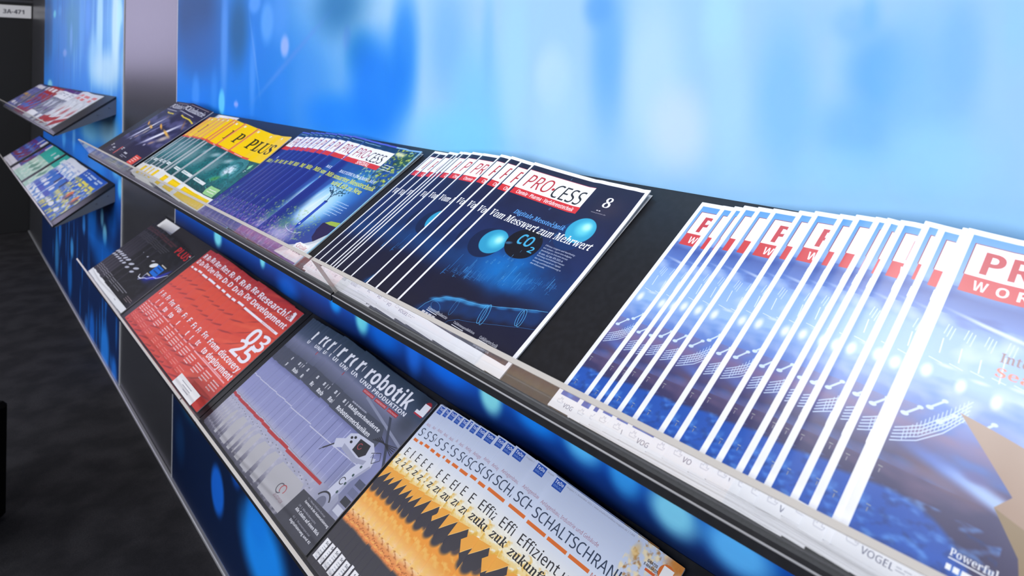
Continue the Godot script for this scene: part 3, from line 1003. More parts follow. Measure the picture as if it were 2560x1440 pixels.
# plain picture covers of the far shelves, too far away to read
func cover_far(kind: int) -> ImageTexture:
	var c: Array = [
		["6a6aa8", "ece8f0", "8a96d0", "c8a050", "4a4a86"], ["b0242e", "f2ecf0", "4a72c8", "30386a", "8a5a80"],
		["a8acc4", "f2f2f8", "6a6e88", "5a2a80", "3a3c4c"], ["d8dae4", "e05a5a", "b8b8c0", "a8232c", "f0f0f4"],
		["3a5ac0", "eceaf4", "8a2a34", "6a3a8a", "8aa4dc"], ["b4dccc", "2ab4a4", "e8f2e8", "6a9a88", "a8d0b4"],
		["eef0f8", "2a4ab8", "1a6ac8", "20284a", "dfe4f4"], ["1a5ac0", "18b0c0", "e8d85a", "d86a3a", "e4e8f0"]][kind]
	var p := Sheet.new(210, 297, Color(c[0] as String), 0.6)
	p.mottle(0, 60, 210, 297, Color(c[2] as String), 0.9, 0.015, 0.02, 90 + kind, -0.1)
	p.mottle(0, 90, 210, 260, Color(c[4] as String), 0.9, 0.02, 0.02, 110 + kind)
	p.blob(110, 170, 60, 50, Color(c[3] as String), 0.7, 0.1)
	p.lift(2.4)
	match kind:
		0:
			p.rect(14, 8, 150, 36, Color(c[1] as String))
			p.rect(20, 120, 60, 26, Color(c[3] as String))
			p.disc(60, 240, 30, 16, Color(c[1] as String))
		1:
			p.rect(0, 0, 210, 80, Color(c[0] as String))
			p.rect(30, 18, 120, 36, Color(c[1] as String))
			p.line(Vector2(0, 240), Vector2(210, 150), 30, Color(c[2] as String))
		2:
			p.rect(0, 0, 210, 26, Color(c[3] as String))
			p.rect(0, 26, 210, 66, Color(c[1] as String))
			p.small_print(24, 40, 110, 2, 14, 8, Color("8a8ea4"))
			p.rect(0, 236, 110, 61, Color(c[1] as String))
			p.poly([[60, 130], [120, 100], [150, 150], [90, 190]], Color("c8cad8"))
		3:
			p.small_print(30, 24, 150, 2, 26, 18, Color(c[1] as String))
			p.poly([[0, 240], [210, 200], [210, 230], [0, 297]], Color(c[3] as String))
		4:
			p.rect(110, 0, 100, 60, Color(c[1] as String))
			p.rect(0, 40, 100, 26, Color(c[3] as String))
			p.line(Vector2(10, 220), Vector2(190, 150), 24, Color(c[2] as String))
			p.rect(0, 240, 210, 57, Color(c[1] as String))
		5:
			p.rect(0, 0, 210, 110, Color(c[1] as String))
			p.rect(110, 30, 70, 36, Color("d8ecec"))
			p.poly([[40, 190], [120, 150], [170, 170], [90, 220]], Color(c[3] as String))
		6:
			p.rect(14, 110, 182, 140, Color(c[1] as String))
			p.rect(22, 120, 166, 100, Color(c[2] as String))
			p.rect(140, 120, 48, 50, Color(c[3] as String))
			p.disc(70, 200, 34, 18, Color(c[4] as String))
			p.small_print(30, 34, 120, 2, 16, 10, Color("a8b4dc"))
		7:
			p.small_print(30, 16, 150, 2, 16, 10, Color("cfe0f4"))
			p.rect(40, 64, 110, 14, Color(c[2] as String))
			p.rect(40, 86, 60, 14, Color(c[2] as String))
			p.disc(110, 156, 26, 20, Color(c[3] as String))
			p.disc(60, 250, 30, 14, Color(c[4] as String))
			p.rect(120, 150, 60, 40, Color("4a4658"))
	return p.finish()

# ---------------------------------------------------------------- the hall and the partition wall
func hall() -> void:
	var fl := structure("floor")
	box_part(fl, "carpet", Vector3(-2.5, -0.05, 1.5), Vector3(23.4, 0.1, 24.4), mat.carpet)
	var ce := structure("ceiling")
	box_part(ce, "ceiling_slab", Vector3(-2.5, 6.1, 1.5), Vector3(23.4, 0.2, 24.4), mat.hall_ceiling)
	for w in [["wall_left", Vector3(-14.1, 3, 1.5), Vector3(0.2, 6.2, 24)], ["wall_right", Vector3(9.1, 3, 1.5), Vector3(0.2, 6.2, 24)], ["wall_far", Vector3(-2.5, 3, -10.6), Vector3(23.4, 6.2, 0.2)], ["wall_near", Vector3(-2.5, 3, 13.6), Vector3(23.4, 6.2, 0.2)]]:
		box_part(structure(w[0]), "wall_face", w[1], w[2], mat.hall_wall)
	for x in [0.6, -2.4, -5.4]:  # added out-of-view lamps for frontal light on wall and shelves
		panel_lamp(Vector3(x, 3.4, 2.1), Vector2(1.6, 0.6), 2.2, LAMP_TONE, "wide white panel lamp added in front of the printed blue partition wall", "added panel lamps in front of the partition")
	panel_lamp(Vector3(-0.5, 3.2, 0.12), Vector2(1.2, 0.4), 2.2, LAMP_TONE, "narrow white panel lamp hung straight above the harbour magazines")
	for q in [[1.5, 4.2, 6.0], [-2.5, 4.2, 6.0], [-6.5, 4.2, 6.0]]:  # added out-of-view globes, frontal fill for the partition
		globe_lamp(Vector3(q[0], 3.5, q[1]), q[2], LAMP_TONE, "white globe lamp added low across the aisle as frontal fill light", "added aisle globe lamps")
	for q in [[-9.5, 6.5, 6.0], [-5, -5, 9.0], [3, -4, 7.0]]:
		globe_lamp(Vector3(q[0], 4.3, q[1]), q[2], LAMP_TONE, "white glass globe lamp hanging high from the hall ceiling", "globe lamps of the hall")
	# added fill walls: frontal light across the aisle, lilac sheen for grey panels
	added_light_wall(Vector3(-2.0, 0.3, 5.4), Vector2(9.0, 2.7), 0.0, 26.0, 2.6, LAMP_TONE, "long white fill light wall added out of view across the aisle")
	added_light_wall(Vector3(-13.6, 1.5, 3.2), Vector2(4.6, 1.9), -PI / 2, 6.5, 1.6, Color("dcd4fd"), "pale lilac light wall added to be mirrored in the grey panels")
	# added dark block out of view, darkens the low reflection in the grey panels
	var c := thing("added_counter", "long black counter added out of view to darken low reflections", "counter", Vector3(-12.6, 0, 4.4))
	box_part(c, "body", Vector3(0, 0.72, 0), Vector3(0.5, 1.44, 7.4), mat.black_stand, 0.01)
	box_part(c, "top", Vector3(0, 1.46, 0), Vector3(0.56, 0.04, 7.46), mat.black_fabric, 0.005)

# added light source shaped as backlit fabric in a frame: base point at the middle of its lower edge; turn 0 faces the partition
func added_light_wall(at: Vector3, size: Vector2, turn: float, energy: float, glow: float, tone: Color, label: String) -> void:
	var o := thing("added_light_wall", label, "light wall", at, "", Basis(Vector3.UP, turn + PI))
	box_part(o, "frame", Vector3(0, size.y / 2, -0.06), Vector3(size.x + 0.08, size.y + 0.08, 0.1), mat.alu, 0.005)
	box_part(o, "fabric", Vector3(0, size.y / 2, -0.005), Vector3(size.x, size.y, 0.008), glow_mat(tone, glow))
	for s in [-1, 1]:
		box_part(o, "foot", Vector3(s * size.x * 0.42, -at.y / 2, -0.06), Vector3(0.08, at.y, 0.08), mat.alu)
	var l := AreaLight3D.new()
	l.name = "fabric_light"
	l.area_size = size
	l.light_energy = energy
	l.light_color = tone
	l.area_range = 40.0
	l.area_attenuation = 2.0
	l.shadow_enabled = true
	l.position = Vector3(0, size.y / 2, 0.01)
	l.rotation.y = PI
	o.add_child(l, true)

const LAMP_TONE := Color("f9fbff")

# a wall panel whose face carries a print; x0..x1 along the wall, y0..y1 up, face at z
func wall_panel(parent: Node3D, called: String, x0: float, x1: float, y0: float, y1: float, z: float, deep: float, m: Material, label := "") -> void:
	var st := SurfaceTool.new()
	st.begin(Mesh.PRIMITIVE_TRIANGLES)
	st.set_smooth_group(-1)
	var quads := [
		[Vector3(x0, y0, z), Vector3(x0, y1, z), Vector3(x1, y1, z), Vector3(x1, y0, z)],
		[Vector3(x1, y0, z - deep), Vector3(x1, y1, z - deep), Vector3(x0, y1, z - deep), Vector3(x0, y0, z - deep)],
		[Vector3(x0, y0, z - deep), Vector3(x0, y1, z - deep), Vector3(x0, y1, z), Vector3(x0, y0, z)],
		[Vector3(x1, y0, z), Vector3(x1, y1, z), Vector3(x1, y1, z - deep), Vector3(x1, y0, z - deep)],
		[Vector3(x0, y1, z), Vector3(x0, y1, z - deep), Vector3(x1, y1, z - deep), Vector3(x1, y1, z)]]
	for q in quads:
		for i in [0, 1, 2, 0, 2, 3]:
			var p: Vector3 = q[i]
			st.set_uv(Vector2((p.x - x0) / (x1 - x0), (y1 - p.y) / (y1 - y0)))
			st.add_vertex(p)
	st.generate_normals()
	var o := mesh_part(parent, called, st.commit(), m)
	if label:
		o.set_meta("label", label)

func partition_wall() -> void:
	var w := structure("wall_back")
	box_part(w, "core", Vector3(-3.0, 0.93, -0.07), Vector3(10.06, 1.86, 0.1), mat.board_edge)
	wall_panel(w, "mural_panel", MAIN_X0, 2.1, 0.012, 1.88, 0.0, 0.02, print_mat(mural_main(), 0.5, 0.22), "printed panel of blurred blue and white light streaks")
	wall_panel(w, "grey_panel", -3.838, MAIN_X0 - 0.003, 0.012, 2.2, -0.003, 0.02, mat.grey_panel, "satin dark grey panel")
	wall_panel(w, "mural_panel", -7.03, -3.841, 0.012, 2.3, 0.0, 0.02, print_mat(mural_side(), 0.45, 0.3), "printed panel of fine blue and white streaks")
	wall_panel(w, "grey_panel", -8.035, -7.033, 0.012, 2.3, -0.003, 0.02, mat.grey_panel, "satin dark grey panel")
	box_part(w, "panel_edge", Vector3(MAIN_X0 - 0.0015, 0.946, -0.001), Vector3(0.003, 1.868, 0.006), mat.white_edge)
	box_part(w, "panel_edge", Vector3(-3.8395, 1.1, -0.001), Vector3(0.003, 2.18, 0.005), mat.white_edge)
	var b := structure("baseboard_back")
	box_part(b, "edge_strip", Vector3(-3.0, 0.006, 0.004), Vector3(10.06, 0.012, 0.014), mat.alu, 0.002)
	# black wall of the neighbouring stand at the end of the partition, with the stand number on it
	var s := structure("wall_end")
	box_part(s, "black_wall", Vector3(-8.12, 1.2, 0.24), Vector3(0.12, 2.4, 0.72), mat.black_stand, 0.003)
	box_part(s, "grey_rail", Vector3(-8.056, 2.19, 0.24), Vector3(0.012, 0.024, 0.72), mat.grey_panel)

const MAIN_X0 := -2.854

# the printed motif of the large panel: blurred light streaks, pale above, deep blue below
func mural_main() -> ImageTexture:
	var p := Sheet.new(4954, 1868, Color("0a1a3c"), 0.15)
	var at := func(x: float, y: float) -> Vector2: return Vector2((x - MAIN_X0) * 1000.0, (1.88 - y) * 1000.0)
	p.tones([[0, Color("2f7fd4")], [250, Color("1a78dc")], [460, Color("0a76e2")], [700, Color("0a6ae0")], [780, Color("0866e0")], [835, Color("0856c0")], [880, Color("062a6c")], [915, Color("050e24")], [1150, Color("0a1a38")], [1868, Color("0c1c3c")]])
	for q in [[1700, 200, 900, 500], [2100, 250, 900, 420], [2600, 280, 900, 430], [3500, 280, 1400, 480]]:
		p.blob(q[0], q[1], q[2], q[3], Color("a0cdf1"), 0.88, 0.3)
	p.blob(900, 330, 900, 240, Color("1478dc"), 0.6, 0.2)
	for f in [
		[-2.64, 1.78, 0.34, 0.21, "264e86", 1.0, 0.25], [-2.54, 1.63, 0.33, 0.12, "285faa", 0.70, 0.1], [-2.17, 1.69, 0.10, 0.13, "145482", 0.75, 0.2],
		[-2.30, 1.66, 0.04, 0.23, "5091e6", 0.80, 0.2], [-2.32, 1.46, 0.03, 0.04, "5ac0f0", 0.95, 0.5], [-2.61, 1.48, 0.05, 0.07, "3c8ceb", 0.80, 0.3],
		[-2.03, 1.76, 0.05, 0.03, "5096f0", 0.90, 0.4], [-1.93, 1.70, 0.05, 0.06, "5aa0f5", 0.80, 0.4], [-1.84, 1.71, 0.07, 0.08, "5096f0", 0.50, 0.2],
		[-2.04, 1.55, 0.03, 0.13, "5596f0", 0.60, 0.2], [-2.40, 1.49, 0.04, 0.08, "3c8ceb", 0.50, 0.2], [-2.18, 1.46, 0.02, 0.01, "8ca0f0", 0.90, 0.5],
		[-1.80, 1.63, 0.03, 0.03, "96aff5", 0.90, 0.4], [-1.44, 1.64, 0.02, 0.03, "78a5eb", 0.80, 0.4], [-1.83, 1.49, 0.08, 0.09, "2882eb", 0.50, 0.2],
		[-1.67, 1.49, 0.11, 0.14, "4691eb", 0.50, 0.1], [-1.48, 1.72, 0.16, 0.09, "0a5c9c", 0.70, 0.1], [-1.38, 1.61, 0.08, 0.06, "056ebe", 0.70, 0.1],
		[-1.30, 1.52, 0.14, 0.13, "0070e8", 0.80, 0.3], [-1.49, 1.46, 0.19, 0.06, "0076eb", 0.70, 0.2], [-1.19, 1.61, 0.06, 0.13, "0573e6", 0.70, 0.2],
		[-1.04, 1.62, 0.08, 0.14, "6eaff5", 0.70, 0.1], [-0.95, 1.49, 0.09, 0.14, "78c3f0", 0.80, 0.2], [-1.02, 1.45, 0.15, 0.06, "78c8f0", 0.80, 0.2],
		[-0.92, 1.62, 0.02, 0.10, "78b9f5", 0.60, 0.2], [-0.85, 1.59, 0.04, 0.14, "a0d4f5", 0.80, 0.2], [-0.76, 1.56, 0.04, 0.05, "c3e1f6", 0.90, 0.2],
		[-0.75, 1.51, 0.06, 0.12, "a5d2f6", 0.70, 0.2], [-0.65, 1.60, 0.04, 0.14, "64aaf0", 0.80, 0.1], [-0.67, 1.66, 0.03, 0.03, "5aa0eb", 0.70, 0.2],
		[-0.57, 1.56, 0.05, 0.13, "b4daf6", 0.85, 0.2], [-0.53, 1.50, 0.05, 0.06, "c3dcf5", 0.80, 0.2], [-0.47, 1.63, 0.03, 0.06, "aadef8", 0.80, 0.2],
		[-0.46, 1.54, 0.03, 0.09, "a5d4f6", 0.70, 0.2], [-0.39, 1.54, 0.04, 0.10, "7dbcf2", 0.80, 0.2], [-0.32, 1.62, 0.02, 0.02, "6fb0f0", 0.40, 0.3],
		[-0.30, 1.63, 0.01, 0.02, "78b9f5", 0.70, 0.3], [-0.35, 1.62, 0.01, 0.02, "96c8f5", 0.60, 0.3], [-0.29, 1.57, 0.04, 0.05, "64acf0", 0.80, 0.2],
		[-0.31, 1.51, 0.05, 0.04, "6eb2f2", 0.70, 0.2], [-0.25, 1.55, 0.04, 0.09, "82bef4", 0.80, 0.2], [-0.22, 1.59, 0.02, 0.06, "7db9f3", 0.70, 0.2],
		[-0.24, 1.49, 0.05, 0.04, "96d0f2", 0.70, 0.2], [-0.32, 1.47, 0.06, 0.03, "8cc8f4", 0.60, 0.2], [-0.18, 1.61, 0.01, 0.04, "96cdf5", 0.70, 0.2],
		[-2.34, 1.02, 0.04, 0.03, "78dceb", 0.95, 0.4], [-1.94, 1.03, 0.02, 0.02, "78dceb", 0.95, 0.4], [-1.48, 1.03, 0.03, 0.02, "0a96f5", 0.90, 0.3],
		[-1.35, 1.03, 0.03, 0.03, "6ed7e6", 0.95, 0.4], [-1.14, 1.02, 0.03, 0.04, "1e78f5", 0.60, 0.2], [-0.90, 1.03, 0.03, 0.03, "82d7e1", 0.95, 0.4],
		[-0.69, 1.04, 0.04, 0.03, "5abef5", 0.85, 0.3], [-0.53, 1.02, 0.04, 0.03, "78c8e6", 0.95, 0.3], [-0.61, 1.03, 0.03, 0.03, "3caaf5", 0.70, 0.3],
		[-0.44, 1.02, 0.05, 0.03, "5ab4f5", 0.90, 0.3], [-1.76, 1.00, 0.08, 0.03, "006eeb", 0.60, 0.2], [-1.26, 1.02, 0.07, 0.03, "0073f0", 0.60, 0.2],
		[-1.03, 1.03, 0.08, 0.03, "006ef0", 0.70, 0.2], [-0.79, 1.03, 0.05, 0.02, "148cf5", 0.70, 0.2], [-2.31, 0.21, 0.06, 0.07, "145fc8", 0.95, 0.6],
		[-2.14, 0.35, 0.05, 0.05, "0f50b4", 0.80, 0.4], [-1.91, 0.22, 0.18, 0.12, "1987eb", 0.95, 0.4], [-1.96, 0.29, 0.08, 0.07, "1478dc", 0.80, 0.4],
		[-2.65, 0.36, 0.15, 0.06, "0f4b6e", 0.80, 0.2], [-2.75, 0.19, 0.07, 0.09, "0f3c6e", 0.50, 0.2]]:
		var c: Vector2 = at.call(f[0], f[1])
		p.blob(c.x, c.y, f[2] * 1350.0, f[3] * 1350.0, Color(f[4] as String), f[5], f[6])
	p.soft_line(at.call(-2.15, 1.42), at.call(-1.45, 1.74), 14, Color("5a8ae0"), 0.5)
	p.soft_line(at.call(-1.95, 1.42), at.call(-2.1, 1.8), 12, Color("6a9ae8"), 0.5)
	p.lift(0.4)
	return p.finish()

func mural_side() -> ImageTexture:
	var p := Sheet.new(3189, 2288, Color("1a78dc"), 0.13)
	var at := func(x: float, y: float) -> Vector2: return Vector2((x + 7.03) * 1000.0, (2.3 - y) * 1000.0)
	p.tones([[0, Color("3a86d4")], [700, Color("2f86e0")], [1150, Color("1a78dc")], [1400, Color("0c50a8")], [1550, Color("0a2a60")], [1900, Color("0c2450")], [2288, Color("0c2450")]])
	for k in 40:
		var x := p.r.randf_range(0, 3189)
		p.blob(x, p.r.randf_range(100, 1100), p.r.randf_range(20, 60), p.r.randf_range(200, 500), Color("8cc4f4") if x > 1500 else Color("2a66b8"), 0.45, 0.1)
		p.blob(x * 0.97 + 40, p.r.randf_range(1500, 2250), p.r.randf_range(14, 40), p.r.randf_range(60, 260), Color("1c7ade"), 0.55, 0.2)
	for f in [
		[-6.82, 1.92, 0.32, 0.40, "325f96", 0.90, 0.2], [-6.41, 1.98, 0.07, 0.03, "6ecdf0", 1.00, 0.5], [-6.12, 1.99, 0.09, 0.04, "4696e6", 0.90, 0.4],
		[-5.52, 1.86, 0.45, 0.24, "3c8cbe", 0.85, 0.2], [-5.89, 1.79, 0.20, 0.14, "3787e1", 0.60, 0.3], [-5.55, 1.77, 0.07, 0.11, "6ea5f0", 0.70, 0.3],
		[-5.11, 1.84, 0.12, 0.23, "4b9beb", 0.80, 0.3], [-5.84, 1.67, 0.10, 0.03, "8caaf0", 0.80, 0.4], [-6.30, 1.56, 0.57, 0.12, "2d7ddc", 0.80, 0.2],
		[-4.89, 1.88, 0.11, 0.15, "4696f0", 0.80, 0.2], [-4.49, 1.81, 0.12, 0.34, "aadcf6", 0.90, 0.3], [-4.66, 1.61, 0.24, 0.19, "96cdf5", 0.85, 0.2],
		[-4.04, 1.79, 0.14, 0.31, "c8ebf8", 0.90, 0.3], [-4.22, 1.74, 0.09, 0.32, "6eb4f0", 0.70, 0.2], [-3.94, 1.83, 0.08, 0.12, "b4ebf5", 0.80, 0.3],
		[-4.29, 1.55, 0.46, 0.13, "bee1f6", 0.80, 0.2], [-3.90, 1.74, 0.04, 0.06, "5aaae1", 0.70, 0.3], [-3.87, 1.63, 0.03, 0.04, "64b4e1", 0.70, 0.3],
		[-6.64, 1.43, 0.15, 0.04, "8cd7f0", 0.90, 0.4], [-6.86, 1.03, 0.53, 0.10, "0f6ed7", 0.90, 0.3], [-5.83, 1.07, 0.10, 0.08, "50a5f0", 0.80, 0.3],
		[-5.37, 1.09, 0.07, 0.10, "6eb4f5", 0.80, 0.3], [-4.76, 1.19, 0.41, 0.09, "82cdf0", 0.80, 0.2], [-4.21, 1.23, 0.33, 0.11, "a0d7f3", 0.85, 0.2],
		[-5.12, 1.01, 0.31, 0.10, "1478e1", 0.80, 0.3], [-4.55, 1.00, 0.32, 0.09, "288ceb", 0.70, 0.3], [-3.99, 1.06, 0.12, 0.06, "6ebef0", 0.80, 0.3],
		[-3.88, 0.97, 0.06, 0.06, "5abef5", 0.90, 0.3], [-4.65, 0.66, 0.18, 0.14, "1478e1", 0.80, 0.2], [-4.26, 0.67, 0.06, 0.06, "8cd7f0", 0.95, 0.4],
		[-4.34, 0.75, 0.05, 0.06, "78c3eb", 0.90, 0.3], [-4.93, 0.61, 0.06, 0.07, "3c96f0", 0.80, 0.3], [-5.96, 0.37, 0.08, 0.11, "2878d7", 0.80, 0.3],
		[-6.11, 0.17, 0.11, 0.17, "3c96dc", 0.70, 0.3], [-5.39, 0.37, 0.07, 0.07, "46a0eb", 0.80, 0.4], [-4.07, 0.76, 0.15, 0.10, "0f64c8", 0.70, 0.2],
		[-4.27, 0.56, 0.46, 0.13, "0a6ed7", 0.70, 0.2], [-5.46, 0.15, 0.10, 0.13, "1978d7", 0.70, 0.3], [-4.61, 0.05, 0.10, 0.13, "196ed7", 0.80, 0.3],
		[-4.22, 0.06, 0.13, 0.15, "2382e6", 0.85, 0.4], [-3.97, 0.03, 0.08, 0.08, "1e78e1", 0.80, 0.3], [-4.79, 0.03, 0.07, 0.07, "3c8ce6", 0.50, 0.3]]:
		var c: Vector2 = at.call(f[0], f[1])
		p.blob(c.x, c.y, f[2] * 1300.0, f[3] * 1300.0, Color(f[4] as String), f[5], f[6])
	p.lift(0.4)
	return p.finish()

# ---------------------------------------------------------------- sloping shelves
const HIGH := 1.423              # wall height of the upper shelves' back edge
const LOW := 0.979

func slope_basis() -> Basis:
	return Basis(Vector3.RIGHT, Vector3(0, cos(TILT), sin(TILT)), Vector3(0, -sin(TILT), cos(TILT)))

func shelf(x0: float, x1: float, back_y: float, label: String, left_plate: bool, right_plate: bool, seam := false) -> void:
	var o := thing("magazine_shelf", label, "shelf", Vector3(x0, back_y, 0.001), "", slope_basis())
	var long := x1 - x0
	mesh_part(o, "board", prism_mesh([Vector2(0, 0), Vector2(0.321, 0), Vector2(0.3266, -0.0083), Vector2(0.0073, -0.0107)], 0, long), mat.board)
	box_part(o, "board_edge", Vector3(long / 2, -0.0004, 0.3216), Vector3(long, 0.0012, 0.0014), mat.alu)  # thin bright strip standing in for the highlight on the board edge
	box_part(o, "lip_panel", Vector3(long / 2, 0.0326, 0.3145), Vector3(long - 0.002, 0.0652, 0.005), mat.acrylic)
	box_part(o, "lip_edge", Vector3(long / 2, 0.0658, 0.3145), Vector3(long - 0.002, 0.0012, 0.005), mat.acrylic_edge)
	if seam:
		box_part(o, "lip_seam", Vector3(0.0018, 0.0326, 0.3145), Vector3(0.0016, 0.0652, 0.0052), mat.acrylic_edge)
	for s in [[left_plate, 0.002], [right_plate, long - 0.002]]:
		if s[0]:
			var q := mesh_part(o, "side_plate", prism_mesh([Vector2(0.0073, -0.0108), Vector2(0.316, -0.0088), Vector2(0.316, -0.012), Vector2(0.05, -0.075)], s[1] - 0.002, s[1] + 0.002), mat.side_plate)
			for v in [0.06, 0.12]:
				tube_part(q, "screw", [Vector3(s[1] - 0.004, -0.03, v), Vector3(s[1] + 0.004, -0.03, v)], 0.003, mat.screw)

func shelves() -> void:
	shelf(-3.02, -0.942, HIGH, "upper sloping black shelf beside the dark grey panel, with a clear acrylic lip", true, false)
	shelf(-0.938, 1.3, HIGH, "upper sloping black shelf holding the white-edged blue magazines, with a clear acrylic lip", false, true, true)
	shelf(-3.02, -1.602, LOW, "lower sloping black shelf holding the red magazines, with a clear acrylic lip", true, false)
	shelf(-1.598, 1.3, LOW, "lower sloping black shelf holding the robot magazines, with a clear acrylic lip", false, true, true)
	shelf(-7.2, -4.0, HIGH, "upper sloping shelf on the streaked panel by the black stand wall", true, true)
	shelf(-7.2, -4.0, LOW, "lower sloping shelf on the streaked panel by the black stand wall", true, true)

# ---------------------------------------------------------------- magazines
# One magazine: a bent cover sheet with a rounded spine and the page block under it.
# lift_at(lx) gives how high its underside lies above the board at lx metres from the spine.
func magazine(at: Vector3, w: float, h: float, t: float, lift_at: Callable, cover: Material, label: String, group: String, skew: float, curl: float, stapled: bool) -> void:
	var o := thing("magazine", label, "magazine", at, group, slope_basis() * Basis(Vector3.UP, skew))
	var cuts := 18
	var path := []                  # [x, y, u]
	var low: float = lift_at.call(0.0)
	for k in 5:
		var g := -PI / 2 + PI * k / 4.0
		path.append([t / 2 - cos(g) * t / 2, low + t / 2 + sin(g) * t / 2, 0.002 + 0.002 * k])
	for k in range(1, cuts + 1):
		var x := t / 2 + (w - t / 2) * k / cuts
		path.append([x, lift_at.call(x) + t, maxf(0.01, x / w)])
	var rows := 6 if curl != 0.0 else 2
	var st := SurfaceTool.new()
	st.begin(Mesh.PRIMITIVE_TRIANGLES)
	for j in rows + 1:
		var v := float(j) / rows
		for q in path:
			st.set_uv(Vector2(q[2], v))
			st.add_vertex(Vector3(q[0], q[1] + curl * pow(1.0 - v, 3) * pow(q[0] / w, 2), v * h))
	var n := path.size()
	for j in rows:
		for k in n - 1:
			var a := j * n + k
			for i in [a, a + 1, a + n, a + 1, a + n + 1, a + n]:
				st.add_index(i)
	st.generate_normals()
	mesh_part(o, "cover", st.commit(), cover)
	st = SurfaceTool.new()
	st.begin(Mesh.PRIMITIVE_TRIANGLES)
	st.set_smooth_group(-1)
	var e := 0.0006
	var quad := func(a: Vector3, b: Vector3, c: Vector3, d: Vector3) -> void:
		var p := [a, b, c, d]
		var uv := [Vector2(0, 1), Vector2(0, 0), Vector2(1, 0), Vector2(1, 1)]
		for i in [0, 1, 2, 0, 2, 3]:
			st.set_uv(uv[i])
			st.add_vertex(p[i])
	var cell := 9
	for k in cell:
		var xa := e + (w - 2 * e) * k / cell
		var xb := e + (w - 2 * e) * (k + 1) / cell
		var ya: float = lift_at.call(xa) + 0.0001
		var yb: float = lift_at.call(xb) + 0.0001
		var top := t - 0.0003
		var ca := curl * pow(xa / w, 2)
		var cb := curl * pow(xb / w, 2)
		quad.call(Vector3(xa, ya, h - e), Vector3(xa, ya + top, h - e), Vector3(xb, yb + top, h - e), Vector3(xb, yb, h - e))
		quad.call(Vector3(xb, yb + cb, e), Vector3(xb, yb + top + cb, e), Vector3(xa, ya + top + ca, e), Vector3(xa, ya + ca, e))
		quad.call(Vector3(xa, ya, e), Vector3(xa, ya, h - e), Vector3(xb, yb, h - e), Vector3(xb, yb, e))
	var yr: float = lift_at.call(w - e) + 0.0001
	for j in 4:
		var va := float(j) / 4
		var vb := float(j + 1) / 4
		var da := curl * pow(1.0 - va, 3)
		var db := curl * pow(1.0 - vb, 3)
		var za := e + (h - 2 * e) * va
		var zb := e + (h - 2 * e) * vb
		quad.call(Vector3(w - e, yr + db, zb), Vector3(w - e, yr + t - 0.0003 + db, zb), Vector3(w - e, yr + t - 0.0003 + da, za), Vector3(w - e, yr + da, za))
	st.generate_normals()
	mesh_part(o, "pages", st.commit(), mat.pages)
	if stapled:
		for z in [h * 0.27, h * 0.73]:
			box_part(o, "staple", Vector3(0.0001, low + t / 2, z), Vector3(0.0006, 0.0006, 0.011), mat.staple)

# A fan of equal magazines, each lying on the one before it; the first "under" ones lie squarely below it.
func fan(back_y: float, spines: Array, head_v: float, w: float, h: float, t: float, under: int, cover: Material, label: String, last_label: String, group: String, curl := 0.0, stapled := false) -> void:
	var xs := []
	for k in under:
		xs.append(spines[0] + rng.randf_range(-0.0012, 0.0004))
	xs.append_array(spines)
	var b := slope_basis()
	for i in xs.size():
		var lift_at := func(lx: float) -> float:
			var x: float = xs[i] + lx
			var y := 0.0
			for j in i:
				y = maxf(y, (i - j) * t - 0.14 * maxf(0.0, x - (xs[j] + w)))
			return y
		var v := head_v + (rng.randf_range(-0.0022, 0.0008) if i < xs.size() - 1 else 0.0)
		var at: Vector3 = Vector3(xs[i], back_y, 0.001) + b.y * 0.0006 + b.z * v
		var last := i == xs.size() - 1
		var below := xs.size() - 1 - i
		magazine(at, w, h, t, lift_at, cover, last_label if last else "%s, %s under the topmost" % [label, NTH[below]], group, rng.randf_range(-0.0025, 0.0025) if not last else 0.0, curl if last else 0.0, stapled)

const NTH := ["", "first", "second", "third", "fourth", "fifth", "sixth", "seventh", "eighth", "ninth", "tenth", "eleventh", "twelfth", "thirteenth", "fourteenth", "fifteenth", "sixteenth", "seventeenth", "eighteenth", "nineteenth", "twentieth", "twenty-first"]

func spread(from: float, to: float, shares: Array) -> Array:
	var xs := []
	for s in shares:
		xs.append(lerpf(from, to, s))
	return xs

